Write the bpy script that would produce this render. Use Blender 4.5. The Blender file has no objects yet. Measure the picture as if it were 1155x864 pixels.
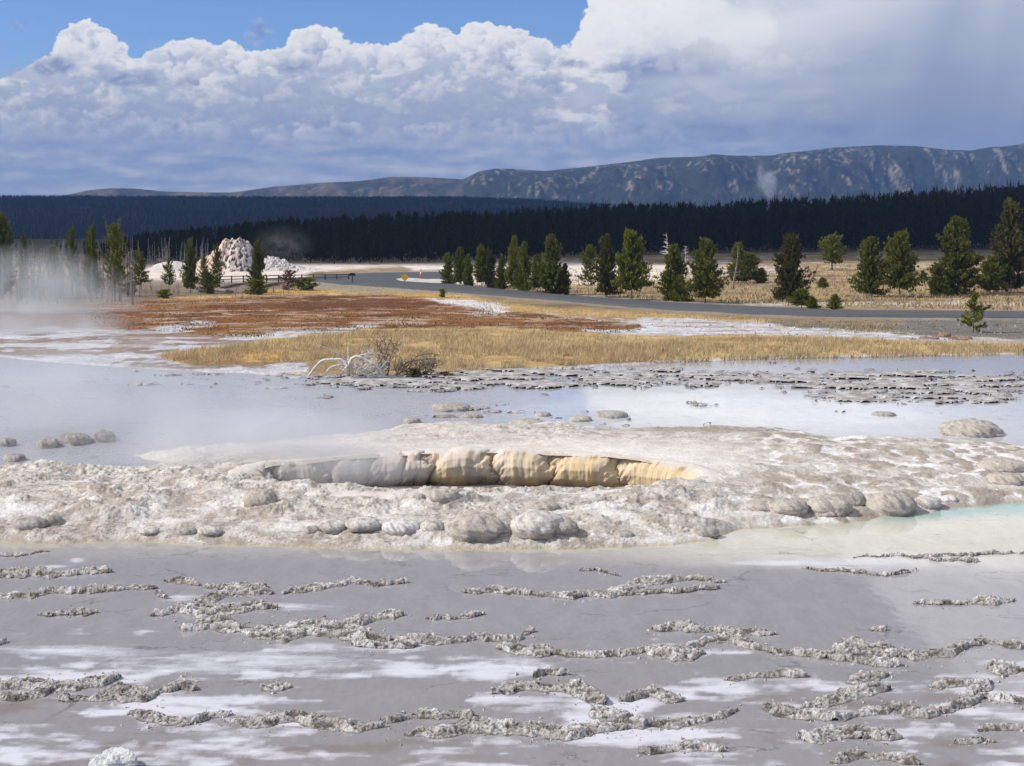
import bpy, bmesh, math, random
import numpy as np
from mathutils import Vector
# =============================================================== camera, world, sun, exposure
SC=bpy.context.scene
F=1587.0; HZ=228.0; CAMH=8.0          # focal length and horizon row of the photograph in its pixels, eye height in metres
SUN_EL=math.radians(41); SUN_AZ=math.radians(265)   # compass style: 0 = +Y (view direction), clockwise; 265 = left, a touch behind
SUN_DIR=(math.sin(SUN_AZ)*math.cos(SUN_EL), math.cos(SUN_AZ)*math.cos(SUN_EL), math.sin(SUN_EL))
cam_d=bpy.data.cameras.new('camera'); cam=bpy.data.objects.new('camera',cam_d); SC.collection.objects.link(cam)
cam.location=(0,0,CAMH); cam.rotation_euler=(math.pi/2,0,0)
cam_d.sensor_width=36; cam_d.lens=F/1155*36; cam_d.shift_y=(HZ-432)/1155; cam_d.clip_start=.5; cam_d.clip_end=40000
SC.camera=cam
sun_d=bpy.data.lights.new('sun','SUN'); sun_d.energy=4.8; sun_d.angle=math.radians(.53); sun_d.color=(1,.955,.89)
sun=bpy.data.objects.new('sun',sun_d); SC.collection.objects.link(sun)
sun.rotation_euler=Vector(SUN_DIR).to_track_quat('Z','Y').to_euler()
SC.view_settings.view_transform='Standard'; SC.view_settings.look='None'; SC.view_settings.gamma=1; SC.view_settings.exposure=0
SC.cycles.volume_step_rate=2.0; SC.cycles.volume_max_steps=64; SC.cycles.max_bounces=6; SC.cycles.volume_bounces=1
SC.cycles.transparent_max_bounces=12; SC.cycles.sample_clamp_indirect=4
SKY_STRENGTH=.075
# ---------------------------------------------------------------- numpy noise
def _h(ix,iy,s):
    n=(ix.astype(np.uint32)*np.uint32(374761393)+iy.astype(np.uint32)*np.uint32(668265263)+np.uint32((s*2246822519+12345)&0xffffffff))
    n=(n^(n>>np.uint32(13)))*np.uint32(1274126177)
    return n^(n>>np.uint32(16))
_GA=np.arange(64)*(2*np.pi/64); _GX=np.cos(_GA).astype(np.float32); _GY=np.sin(_GA).astype(np.float32)
def perlin(x,y,s=0):
    x=np.asarray(x,np.float32); y=np.asarray(y,np.float32)
    xf=np.floor(x); yf=np.floor(y); ix=xf.astype(np.int32); iy=yf.astype(np.int32); fx=x-xf; fy=y-yf
    u=fx*fx*fx*(fx*(fx*6-15)+10); v=fy*fy*fy*(fy*(fy*6-15)+10)
    def g(a,b):
        k=_h(ix+a,iy+b,s)&np.uint32(63)
        return _GX[k]*(fx-a)+_GY[k]*(fy-b)
    a=g(0,0); b=g(1,0); c=g(0,1); d=g(1,1)
    a+=(b-a)*u; c+=(d-c)*u
    return (a+(c-a)*v)*1.45
def fbm(x,y,o=5,s=0,g=.5,l=2.03):
    t=0; a=1; n=0
    for i in range(o):
        t=t+a*perlin(x,y,s+i*17); n+=a; a*=g; x=x*l+3.7; y=y*l+1.3
    return t/n
def billow(x,y,o=5,s=0,g=.5,l=2.07):
    t=0; a=1; n=0
    for i in range(o):
        t=t+a*np.abs(perlin(x,y,s+i*17)); n+=a; a*=g; x=x*l+3.7; y=y*l+1.3
    return t/n
def worley(x,y,s=0):
    """distance to nearest feature point, second distance, and a random value of the nearest cell"""
    xf=np.floor(x).astype(np.int32); yf=np.floor(y).astype(np.int32)
    d1=np.full(np.shape(x),9.,np.float32); d2=d1.copy(); r=np.zeros(np.shape(x),np.float32)
    for i in (-1,0,1):
        for j in (-1,0,1):
            h=_h(xf+i,yf+j,s); px=xf+i+(h&np.uint32(1023))/1023.; py=yf+j+((h>>np.uint32(10))&np.uint32(1023))/1023.
            d=np.sqrt((px-x)**2+(py-y)**2); m=d<d1
            d2=np.where(m,d1,np.minimum(d2,d)); d1=np.where(m,d,d1); r=np.where(m,((h>>np.uint32(20))&np.uint32(1023))/1023.,r)
    return d1,d2,r
def sst(a,b,x):
    t=np.clip((x-a)/(b-a),0,1); return t*t*(3-2*t)
def lin(c):
    c=np.asarray(c,float)/255.; return np.where(c<.04045,c/12.92,((c+.055)/1.055)**2.4)
def mixc(c,col,m):
    m=m[...,None]; return c*(1-m)+np.asarray(col)*m
# ---------------------------------------------------------------- cloud cover of the sky, by direction
AZR=math.radians(42); ELR=math.radians(30); SKW,SKH=2500,940
def cloud_layer():
    az=np.linspace(-AZR,AZR,SKW,dtype=np.float32)[None,:]; el=np.linspace(0,ELR,SKH,dtype=np.float32)[:,None]
    X=577.5+F*np.tan(az)+0*el; Y=HZ-F*np.tan(el)/np.cos(az)
    X=X.astype(np.float32); Y=Y.astype(np.float32)
    rgb=np.zeros(X.shape+(3,),np.float32)+lin((200,208,225)); A=np.zeros(X.shape,np.float32)
    def over(col,a):
        nonlocal rgb,A
        a=a[...,None]; oa=A[...,None]
        out=a+oa*(1-a); rgb=np.where(out>1e-4,(col*a+rgb*oa*(1-a))/np.maximum(out,1e-4),rgb).astype(np.float32); A=out[...,0]
    def ramp(t,cs):
        t=np.clip(t,0,1)*(len(cs)-1); i=np.minimum(t.astype(int),len(cs)-2); f=(t-i)[...,None]
        cs=np.array([lin(c) for c in cs],np.float32); return cs[i]*(1-f)+cs[i+1]*f
    wx=fbm(X/46,Y/46,3,90)*9; wy=fbm(X/46,Y/46,3,95)*9
    # far thin veil close to the horizon
    v=fbm(X/260,Y/26,5,3)
    over(ramp(.5+v*1.3,[(150,172,212),(164,183,218),(184,196,222),(200,206,224)]),.9*sst(60,150,Y)+0*X)
    # high broken cover above the frame, seen only mirrored in the water
    c=fbm(X/420,Y/210,6,31); hi=sst(0,-75,Y)
    over(ramp(.5+fbm(X/170,Y/90,5,41)*1.1,[(150,155,172),(186,190,202),(222,226,236)]),hi*sst(-.55,-.05,c)*.93)
    N1=fbm(X/11,Y/10,5,71,.55); N2=billow(X/16,Y/14,5,75,.5)-.25
    WX=X+fbm(X/34,Y/28,5,61,.5)*16; WY=Y+fbm(X/34,Y/28,5,66,.5)*12
    rs=np.random.RandomState(4); daz=2*AZR/(SKW-1); de=ELR/(SKH-1)
    def puff(cx,cy,r,cols,br,op,soft=.22,down=.75):
        R=r*1.5+8
        j0=int((math.atan((cx-R-577.5)/F)+AZR)/daz); j1=int((math.atan((cx+R-577.5)/F)+AZR)/daz)+2
        i0=int(math.atan((HZ-cy-R)/F*.74)/de)-1; i1=int(math.atan((HZ-cy+R)/F)/de)+3
        j0=max(j0,0); i0=max(i0,0); j1=min(j1,SKW); i1=min(i1,SKH)
        if j1<=j0 or i1<=i0: return
        w=(slice(i0,i1),slice(j0,j1))
        p=(WX[w]-cx)/r; q=(WY[w]-cy)/(r*.92); n=N1[w]; m=N2[w]
        rho=np.sqrt(p*p+q*q)+n*.2+m*.5*min(1,18/r)
        a=sst(1,1-soft-.1*(1-np.clip(-q*2,0,1)),rho)*sst(1.0,1.0-1.6*down,q)*op
        lit=.5-.42*q-.26*p+.25*n-.9*m*.5
        c=ramp(br*(.30+.80*lit),cols)
        a=a[...,None]; oa=A[w][...,None]; out=a+oa*(1-a)
        rgb[w]=np.where(out>1e-4,(c*a+rgb[w]*oa*(1-a))/np.maximum(out,1e-4),rgb[w]); A[w]=out[...,0]
    def bank(tops,depth,rmin,rmax,cols,fall,op,dens,x0=-900,x1=2050,seed=1,soft=.22,b0=1.):
        rs=np.random.RandomState(seed); L=[]
        tx=[p[0] for p in tops]; ty=[p[1] for p in tops]
        n=int((x1-x0)*depth/1000*dens)
        for k in range(n):
            x=rs.uniform(x0,x1); u=rs.rand()**1.3; r=rmin+(rmax-rmin)*rs.rand()**1.7
            r*=(.75+.5*u); t=np.interp(x,tx,ty)
            t=max(t,np.interp(x-r*.6,tx,ty)-r*.25,np.interp(x+r*.6,tx,ty)-r*.25)
            y=t+r*.92+u*depth; L.append((y-.3*r,x,y,r,u))
        for _,x,y,r,u in sorted(L): puff(x,y,r,cols,b0*(1-fall*u)*rs.uniform(.82,1.08),op,soft)
    CW=[(140,162,205),(164,181,214),(196,205,226),(238,240,247),(252,252,254)]
    CG=[(140,158,200),(156,172,208),(176,188,217),(204,210,229),(232,234,243)]
    TOPA=[(-1100,40),(-500,90),(-200,60),(-60,70),(0,88),(35,74),(60,50),(68,30),(82,22),(100,20),(122,34),(140,48),(156,72),(168,58),(184,46),(202,40),(225,38),(238,50),(262,42),(282,56),(302,54),(322,50),(332,34),(355,26),(386,30),(402,48),(440,52),(452,46),(468,28),(490,24),(512,42),(530,30),(552,22),(580,28),(602,42),(622,54),(640,50),(650,30),(664,6),(690,-25),(760,-60),(1155,-90),(1500,-40),(2200,-60)]
    txa=[p[0] for p in TOPA]; tya=[p[1] for p in TOPA]
    body=WY-np.interp(WX.ravel(),txa,tya).reshape(X.shape)
    over(ramp(.62-.0065*np.clip(body,0,95)+.25*N1*.5+.2*fbm(X/60,Y/30,4,77),CG),sst(9,22,body+N1*6)*sst(186,150,Y+14*N1))
    bank(TOPA,10,5,21,CW,.25,1,95,seed=11,soft=.2,b0=1.08)
    bank([(x,y+20) for x,y in TOPA],60,7,30,CW,.4,.9,12,x1=760,seed=12,soft=.3,b0=.92)
    bank([(-1100,90),(0,112),(60,92),(110,84),(150,88),(200,96),(240,88),(285,76),(330,82),(400,78),(450,88),(520,80),(600,84),(660,92),(760,100),(900,110),(1155,150),(2200,140)],52,7,27,CW,.4,.8,10,x1=760,seed=13,soft=.35,b0=.80)
    over(ramp(.5+fbm(X/90,Y/16,4,431)*.9,[(176,190,218),(200,208,226),(222,226,236)]),.85*sst(690,730,X)*sst(78,92,Y)*sst(150,120,Y))
    # big bright tower on the right
    bank([(640,60),(650,34),(664,8),(690,-25),(760,-45),(860,-40)],60,10,30,[(176,188,214),(222,226,238),(246,247,251),(252,252,254)],.2,.9,55,650,850,seed=14,soft=.25,b0=1.12)
    md=fbm(X/52,Y/24,5,83,.55)
    over(ramp(.5+md+.0*X,[(146,168,210),(166,184,217),(190,202,226)]),.72*sst(-.12,.22,md-.12+.35*sst(50,150,Y))*sst(38,80,Y))
    # grey ragged scuds in front
    blobs=[(60,75,32,13,.8),(20,28,22,9,.45),(145,90,34,12,.75),(290,38,18,16,.5),(330,75,50,16,.55),(480,62,30,9,.4),(650,72,26,7,.7),(700,76,34,8,.6),(735,72,22,8,.6),(610,95,46,14,.5),(845,4,36,13,.85),(1010,60,80,30,.35)]
    M=np.zeros_like(X)
    for bx,by,rx,ry,s in blobs:
        M=np.maximum(M,s*np.exp(-((X-bx)/rx)**2-((Y-by)/ry)**2))
    n=fbm((X+wx)/20,(Y+wy)/13,6,72,.55)
    over(ramp(.45-(fbm((X+wx)/20,(Y-5+wy)/13,6,72,.55)-n)*1.6,[(132,150,196),(158,172,208),(190,198,222)]),.9*sst(.15,.75,M+n*.55))
    bank([(-1100,130),(0,112),(60,128),(120,118),(190,132),(240,126),(300,140),(380,132),(450,142),(520,128),(600,138),(700,132),(800,150),(2200,150)],44,8,24,CW,.3,.6,10,x1=780,seed=15,soft=.5,b0=.74)
    # small bright-topped cumulus of the right-hand side
    for x,y,r in [(768,62,15),(790,58,20),(812,66,17),(832,74,12),(752,76,12),(868,76,11),(890,72,13),(915,66,15),(935,68,15),(958,76,11),(978,78,9),(845,80,10),(780,76,14),(905,80,12)]:
        puff(x,y,r,[(142,156,194),(164,176,208),(196,203,222),(232,235,243)],.8,.9,.3,.5)
    for k in range(70):
        x=rs.uniform(-900,2050); y=rs.uniform(120,205); r=rs.uniform(6,17); N=rs.randint(2,6)
        for m_ in range(N): puff(x+m_*r*rs.uniform(.6,1.2),y+rs.uniform(-2,2),r*rs.uniform(.5,1),CW,.62,.55,.6,.5)
    # flat layers low down
    st=fbm(X/110,Y/15,5,303)*.8+.6*fbm(X/34,Y/11,5,310)
    over(ramp(.48+st*1.2,[(150,173,214),(168,187,219),(190,202,225),(216,219,231)]),.8*sst(140,172,Y+10*fbm(X/90,Y/30,3,8))+0*X)
    # bright anvil sheet and the rain curtain on the right
    sh=sst(700,860,X+60*fbm(X/120,Y/60,4,400))*sst(150,60,Y)
    over(ramp(.72+fbm(X/160,Y/50,5,404)*.7+np.clip((60-Y)/200,-.2,.2),[(172,185,212),(200,208,226),(230,234,241),(250,251,253)]),.8*sh)
    q=X+.25*(Y-100)
    rc=sst(830,1080,q+70*fbm(X/180,Y/90,4,410))*sst(-60,40,Y+.12*(X-900))
    over(ramp(.45+.3*fbm(q/60,Y/500,3,414)+.25*fbm(X/140,Y/90,4,418)+np.clip((70-Y)/260,-.3,.3),[(142,160,196),(154,170,202),(172,184,210),(198,206,222)]),.86*rc)
    return rgb,np.clip(A,0,1)
def build_world():
    w=bpy.data.worlds.new('World'); SC.world=w; w.use_nodes=True; nt=w.node_tree; nt.nodes.clear(); N=nt.nodes; Lk=nt.links.new
    rgb,A=cloud_layer()
    im=bpy.data.images.new('cloud_cover',SKW,SKH,alpha=True,float_buffer=True); im.colorspace_settings.name='Non-Color'; im.alpha_mode='CHANNEL_PACKED'
    buf=np.concatenate([rgb,A[...,None]],axis=2).astype(np.float32).ravel()   # row 0 = horizon = bottom row
    im.pixels.foreach_set(buf); im.update(); im.pack()
    out=N.new('ShaderNodeOutputWorld'); mix=N.new('ShaderNodeMixShader'); b1=N.new('ShaderNodeBackground'); b2=N.new('ShaderNodeBackground')
    sky=N.new('ShaderNodeTexSky'); sky.sky_type='NISHITA'; sky.sun_disc=False; sky.sun_elevation=SUN_EL; sky.sun_rotation=SUN_AZ
    sky.altitude=2200; sky.air_density=1.0; sky.dust_density=.6; sky.ozone_density=1.6
    hs=N.new('ShaderNodeHueSaturation'); hs.inputs['Saturation'].default_value=1.08
    Lk(sky.outputs[0],hs.inputs['Color']); tn=N.new('ShaderNodeVectorMath'); tn.operation='MULTIPLY'; tn.inputs[1].default_value=(1.25,1.42,1.85); Lk(hs.outputs[0],tn.inputs[0]); Lk(tn.outputs[0],b1.inputs[0]); b1.inputs[1].default_value=SKY_STRENGTH
    tc=N.new('ShaderNodeTexCoord'); sp=N.new('ShaderNodeSeparateXYZ'); Lk(tc.outputs['Generated'],sp.inputs[0])
    def M(op,a,b=None):
        m=N.new('ShaderNodeMath'); m.operation=op
        for i,v in enumerate((a,b)):
            if v is None: continue
            if isinstance(v,(int,float)): m.inputs[i].default_value=v
            else: Lk(v,m.inputs[i])
        return m.outputs[0]
    x,y,z=sp.outputs; az=M('ARCTAN2',x,y); hyp=M('SQRT',M('ADD',M('MULTIPLY',x,x),M('MULTIPLY',y,y))); el=M('ARCTAN2',z,hyp)
    u=M('ADD',M('MULTIPLY',az,1/(2*AZR)),.5); v=M('MULTIPLY',M('MAXIMUM',el,.002),1/ELR)
    cb=N.new('ShaderNodeCombineXYZ'); Lk(u,cb.inputs[0]); Lk(v,cb.inputs[1])
    ti=N.new('ShaderNodeTexImage'); ti.image=im; ti.extension='MIRROR'; ti.interpolation='Linear'; Lk(cb.outputs[0],ti.inputs[0])
    Lk(ti.outputs['Color'],b2.inputs[0]); b2.inputs[1].default_value=1.0
    Lk(ti.outputs['Alpha'],mix.inputs[0]); Lk(b1.outputs[0],mix.inputs[1]); Lk(b2.outputs[0],mix.inputs[2]); Lk(mix.outputs[0],out.inputs[0])
    w.cycles.sampling_method='MANUAL'; w.cycles.sample_map_resolution=1024
build_world()
# =============================================================== helpers
def tag(o,label=None,cat=None,group=None,kind=None):
    if label: o['label']=label
    if cat: o['category']=cat
    if group: o['group']=group
    if kind: o['kind']=kind
    return o
def link(o,parent=None):
    SC.collection.objects.link(o)
    if parent is not None: o.parent=parent
    return o
def empty(name,loc,rz=0,label=None,cat=None,group=None):
    o=bpy.data.objects.new(name,None); link(o); o.location=loc; o.rotation_euler=(0,0,rz); o.empty_display_size=.2
    return tag(o,label,cat,group)
def mesh_np(name,V,Fc,mat,parent=None,smooth=True,attrs=None,loc=None):
    """V (n,3) floats, Fc (m,3|4) ints; attrs = {name: (n,4) colours or (n,) floats}"""
    V=np.asarray(V,np.float32); Fc=np.asarray(Fc,np.int32); m=bpy.data.meshes.new(name); k=Fc.shape[1]
    m.vertices.add(len(V)); m.vertices.foreach_set('co',V.ravel())
    m.loops.add(Fc.size); m.loops.foreach_set('vertex_index',Fc.ravel())
    m.polygons.add(len(Fc)); m.polygons.foreach_set('loop_start',np.arange(0,Fc.size,k,dtype=np.int32)); m.polygons.foreach_set('loop_total',np.full(len(Fc),k,np.int32))
    m.polygons.foreach_set('use_smooth',np.full(len(Fc),smooth))
    for n,a in (attrs or {}).items():
        a=np.asarray(a,np.float32)
        if a.ndim==2:
            if a.shape[1]==3: a=np.concatenate([a,np.ones((len(a),1),np.float32)],1)
            at=m.attributes.new(n,'FLOAT_COLOR','POINT'); at.data.foreach_set('color',a.ravel())
        else:
            at=m.attributes.new(n,'FLOAT','POINT'); at.data.foreach_set('value',a)
    m.materials.append(mat); m.update(calc_edges=True); m.validate()
    o=bpy.data.objects.new(name,m); link(o,parent)
    if loc is not None: o.location=loc
    return o
def grid_faces(nr,nc,keep=None):
    i=np.arange(nr*nc).reshape(nr,nc); f=np.stack([i[:-1,:-1],i[:-1,1:],i[1:,1:],i[1:,:-1]],-1).reshape(-1,4)
    if keep is not None:
        k=keep.ravel(); f=f[k[f].all(1)]
    return f
def compact(V,f,attrs):
    u,inv=np.unique(f,return_inverse=True); return V[u],inv.reshape(f.shape),{k:a[u] for k,a in attrs.items()}
def rebase(V):
    c=np.array([(V[:,0].min()+V[:,0].max())/2,(V[:,1].min()+V[:,1].max())/2,V[:,2].min()]); return V-c,tuple(float(t) for t in c)
# mesh builder for small things
class MB:
    def __init__(s): s.v=[]; s.f=[]
    def add(s,v,f):
        b=len(s.v); s.v+= [tuple(p) for p in v]; s.f+=[tuple(i+b for i in q) for q in f]
    def box(s,c,d,rz=0,taper=1.):
        x,y,z=[t/2 for t in d]; v=[]
        for k in (-1,1):
            for a,b in ((-1,-1),(1,-1),(1,1),(-1,1)):
                t=taper if k>0 else 1; X,Y=a*x*t,b*y*t; v.append((c[0]+X*math.cos(rz)-Y*math.sin(rz),c[1]+X*math.sin(rz)+Y*math.cos(rz),c[2]+k*z))
        s.add(v,[(0,3,2,1),(4,5,6,7),(0,1,5,4),(1,2,6,5),(2,3,7,6),(3,0,4,7)])
    def tube(s,pts,rad,n=6):
        pts=[Vector(p) for p in pts]; rings=[]
        for i,p in enumerate(pts):
            t=(pts[min(i+1,len(pts)-1)]-pts[max(i-1,0)]).normalized()
            a=t.cross(Vector((.13,.9,.31))); a=a.normalized() if a.length>1e-3 else Vector((1,0,0)); b=t.cross(a)
            r=rad[i] if hasattr(rad,'__len__') else rad
            rings.append([p+(a*math.cos(2*math.pi*k/n)+b*math.sin(2*math.pi*k/n))*r for k in range(n)])
        v=[q for r in rings for q in r]; f=[]
        for i in range(len(pts)-1):
            for k in range(n): f.append((i*n+k,i*n+(k+1)%n,(i+1)*n+(k+1)%n,(i+1)*n+k))
        f.append(tuple(range(n))[::-1]); f.append(tuple((len(pts)-1)*n+k for k in range(n)))
        s.add(v,f)
    def build(s,name,mat,parent=None,smooth=False,loc=None):
        m=bpy.data.meshes.new(name); m.from_pydata(s.v,[],s.f); m.materials.append(mat)
        if smooth: m.polygons.foreach_set('use_smooth',[True]*len(m.polygons))
        o=bpy.data.objects.new(name,m); link(o,parent)
        if loc is not None: o.location=loc
        return o
# ---- materials
def node_mat(name):
    m=bpy.data.materials.new(name); m.use_nodes=True; nt=m.node_tree; b=nt.nodes['Principled BSDF']; return m,nt,b
def N_(nt,t,**kw):
    n=nt.nodes.new(t)
    for k,v in kw.items(): setattr(n,k,v)
    return n
def noise_(nt,scale,detail=4,rough=.55,vec=None,stretch=None):
    n=N_(nt,'ShaderNodeTexNoise'); n.inputs['Scale'].default_value=scale; n.inputs['Detail'].default_value=detail; n.inputs['Roughness'].default_value=rough
    tc=N_(nt,'ShaderNodeTexCoord'); src=tc.outputs['Object'] if vec is None else vec
    if stretch:
        mp=N_(nt,'ShaderNodeMapping'); mp.inputs['Scale'].default_value=stretch; nt.links.new(src,mp.inputs[0]); src=mp.outputs[0]
    nt.links.new(src,n.inputs['Vector']); return n
def mapr(nt,src,a,b,c,d):
    m=N_(nt,'ShaderNodeMapRange'); nt.links.new(src,m.inputs[0])
    for i,v in enumerate((a,b,c,d)): m.inputs[1+i].default_value=v
    return m.outputs[0]
def vscale(nt,col,fac):
    m=N_(nt,'ShaderNodeVectorMath',operation='SCALE'); nt.links.new(col,m.inputs[0]); nt.links.new(fac,m.inputs['Scale']); return m.outputs[0]
def bump_(nt,b,h,strength,dist):
    bp=N_(nt,'ShaderNodeBump'); bp.inputs['Strength'].default_value=strength; bp.inputs['Distance'].default_value=dist
    nt.links.new(h,bp.inputs['Height']); nt.links.new(bp.outputs[0],b.inputs['Normal']); return bp
def attr_mat(name,scales=((3,.12),(40,.15)),rough=.9,bump=None,spec=.2,transl=0):
    """surface colour from the mesh attribute 'col', broken up by noise"""
    m,nt,b=node_mat(name); a=N_(nt,'ShaderNodeAttribute',attribute_name='col'); c=a.outputs['Color']
    for s,k in scales:
        n=noise_(nt,s,5,.6); c=vscale(nt,c,mapr(nt,n.outputs[0],.3,.7,1-k,1+k))
    nt.links.new(c,b.inputs['Base Color']); b.inputs['Roughness'].default_value=rough; b.inputs['Specular IOR Level'].default_value=spec
    if bump:
        n=noise_(nt,bump[0],6,.65); bump_(nt,b,n.outputs[0],bump[1],bump[2])
    return m
def plain_mat(name,col,var=.2,scale=8,rough=.8,bump=None,metallic=0,stretch=None,col2=None):
    m,nt,b=node_mat(name); n=noise_(nt,scale,5,.6,stretch=stretch); mx=N_(nt,'ShaderNodeMix',data_type='RGBA')
    c1=tuple(t*(1-var) for t in col)+(1,); c2=tuple(min(1,t*(1+var)) for t in (col2 or col))+(1,)
    mx.inputs[6].default_value=c1; mx.inputs[7].default_value=c2; nt.links.new(mapr(nt,n.outputs[0],.35,.65,0,1),mx.inputs[0]); nt.links.new(mx.outputs[2],b.inputs['Base Color'])
    b.inputs['Roughness'].default_value=rough; b.inputs['Metallic'].default_value=metallic; b.inputs['Specular IOR Level'].default_value=.25
    if bump: n2=noise_(nt,bump[0],6,.65,stretch=stretch); bump_(nt,b,n2.outputs[0],bump[1],bump[2])
    return m
def leaf_mat(name,cols,transl=.25,rough=.7):
    """foliage: every needle clump (mesh island) takes its own tone"""
    m,nt,b=node_mat(name); g=N_(nt,'ShaderNodeNewGeometry'); r=N_(nt,'ShaderNodeValToRGB'); r.color_ramp.interpolation='LINEAR'
    e=r.color_ramp.elements; e[0].color=cols[0]+(1,); e[1].color=cols[-1]+(1,)
    for i,c in enumerate(cols[1:-1]): k=e.new((i+1)/(len(cols)-1)); k.color=c+(1,)
    nt.links.new(g.outputs['Random Per Island'],r.inputs[0]); n=noise_(nt,.9,2); c=vscale(nt,r.outputs[0],mapr(nt,n.outputs[0],.35,.65,.75,1.25))
    oi=N_(nt,'ShaderNodeObjectInfo'); c=vscale(nt,c,mapr(nt,oi.outputs['Random'],0,1,.8,1.2))
    nt.links.new(c,b.inputs['Base Color']); b.inputs['Roughness'].default_value=rough; b.inputs['Specular IOR Level'].default_value=.15
    if transl:
        t=N_(nt,'ShaderNodeBsdfTranslucent'); nt.links.new(c,t.inputs[0]); ms=N_(nt,'ShaderNodeMixShader'); ms.inputs[0].default_value=transl
        o=nt.nodes['Material Output']; nt.links.new(b.outputs[0],ms.inputs[1]); nt.links.new(t.outputs[0],ms.inputs[2]); nt.links.new(ms.outputs[0],o.inputs[0])
    return m
# ---- ground profile: height by distance from the viewpoint, and the way back from a photo row to a distance
_ky=np.array([-100,0,60,76,100,156,220,286,400,600,1500,3000,20000.]); _kz=np.array([0,0,0,0,-1.0,-3.0,-4.2,-5.0,-5.5,-7,-60,-60,-60.])
_ty=np.arange(-100,20000,1.); _tz=np.interp(_ty,_ky,_kz); _tz=np.convolve(np.pad(_tz,7,mode='edge'),np.ones(15)/15,'valid')
def zprof(Y): return np.interp(Y,_ty,_tz)
_iy=np.arange(6,430,.25); _ip=HZ+F*(CAMH-zprof(_iy))/_iy
def y_of(py): return np.interp(-np.asarray(py,float),-_ip,_iy)
def at(px,py,z=None):
    """photo pixel -> point of the ground"""
    Y=float(y_of(py)); return Vector(((px-577.5)/F*Y,Y,float(zprof(Y)) if z is None else z))
def proj(X,Y,Z):
    Yc=np.maximum(Y,1.); return 577.5+F*X/Yc, HZ+F*(CAMH-Z)/Yc
def inside(px,py,poly):
    r=np.zeros(px.shape,bool); n=len(poly)
    for i in range(n):
        x0,y0=poly[i]; x1,y1=poly[(i+1)%n]
        if y0==y1: continue
        c=((y0>py)!=(y1>py))&(px<(x1-x0)*(py-y0)/(y1-y0)+x0); r^=c
    return r
def segdist(px,py,pts,closed=True):
    d=np.full(px.shape,1e9,np.float32); n=len(pts)
    for i in range(n if closed else n-1):
        x0,y0=pts[i]; x1,y1=pts[(i+1)%n]; dx,dy=x1-x0,y1-y0; L=dx*dx+dy*dy+1e-9
        t=np.clip(((px-x0)*dx+(py-y0)*dy)/L,0,1); d=np.minimum(d,(px-x0-t*dx)**2+(py-y0-t*dy)**2)
    return np.sqrt(d)
def sdf(px,py,poly):
    d=segdist(px,py,poly); return np.where(inside(px,py,poly),d,-d)
# =============================================================== the setting: ground, road, pool water, sinter mound
POOL=[(-900,372),(-300,385),(-60,398),(60,410),(190,419),(340,425),(420,425),(505,424),(560,420),(640,417),(700,413),(780,409),(850,406),(940,404),(1030,403),(1155,401),(1500,398),(2400,396),(6000,396),(6000,6000),(-6000,6000),(-6000,372)]
GOLD1=[(178,404),(215,396),(265,390),(300,385),(360,377),(430,372),(520,371),(600,373),(690,379),(790,381),(880,379),(980,382),(1060,387),(1155,389),(1500,390),(1500,396),(1155,402),(1030,404),(850,407),(700,413),(560,420),(505,422),(430,421),(420,410),(350,410),(260,412),(215,414)]
RED1=[(95,346),(180,340),(300,334),(420,332),(520,340),(560,352),(640,358),(715,366),(735,372),(690,378),(560,372),(440,372),(340,378),(270,384),(205,376),(120,372),(92,360)]
GOLD2=[(100,348),(190,338),(250,333),(320,327),(420,325),(520,331),(560,341),(500,340),(430,334),(330,334),(220,342),(130,349)]
GOLD3=[(540,340),(640,350),(760,356),(868,361),(868,366),(780,362),(690,359),(600,353),(545,349)]
WHITE1=[(480,338),(520,339),(572,344),(560,352),(520,354),(545,349),(500,343)]
WHITE2=[(600,352),(690,362),(760,361),(860,364),(880,368),(1005,374),(1060,381),(1155,384),(1500,386),(1500,392),(1155,390),(1060,386),(960,381),(860,379),(760,379),(690,378),(650,372),(730,372),(720,366),(640,358)]
WHITE3=[(-200,372),(0,374),(90,372),(150,374),(215,362),(240,364),(190,376),(260,380),(360,372),(430,366),(400,376),(290,388),(200,396),(175,404),(210,414),(350,409),(355,424),(190,420),(60,411),(-60,400),(-300,390)]
GRAVEL=[(850,361),(1000,362),(1155,362),(1500,362),(1500,388),(1155,383),(1040,380),(960,374),(870,366)]
MEADOW=[(498,320),(640,331),(760,340),(900,346),(1155,351),(1600,352),(1600,296),(1155,296),(900,300),(760,303),(640,303),(520,308)]
PALE1=[(170,322),(160,304),(200,297),(500,297),(640,296),(770,300),(770,316),(650,322),(500,322),(450,300),(360,306),(330,316),(260,326)]
ROAD=[(335,316),(372,310.5),(430,308),(505,306),(512,322),(560,327.5),(640,333.5),(700,338),(760,342),(840,346),(955,351.5),(1155,352.5),(1700,352),(1700,361),(1155,360.5),(955,359),(860,356),(760,351),(700,346.5),(640,341),(560,334.5),(470,328),(404,323),(385,322),(358,319)]
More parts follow.
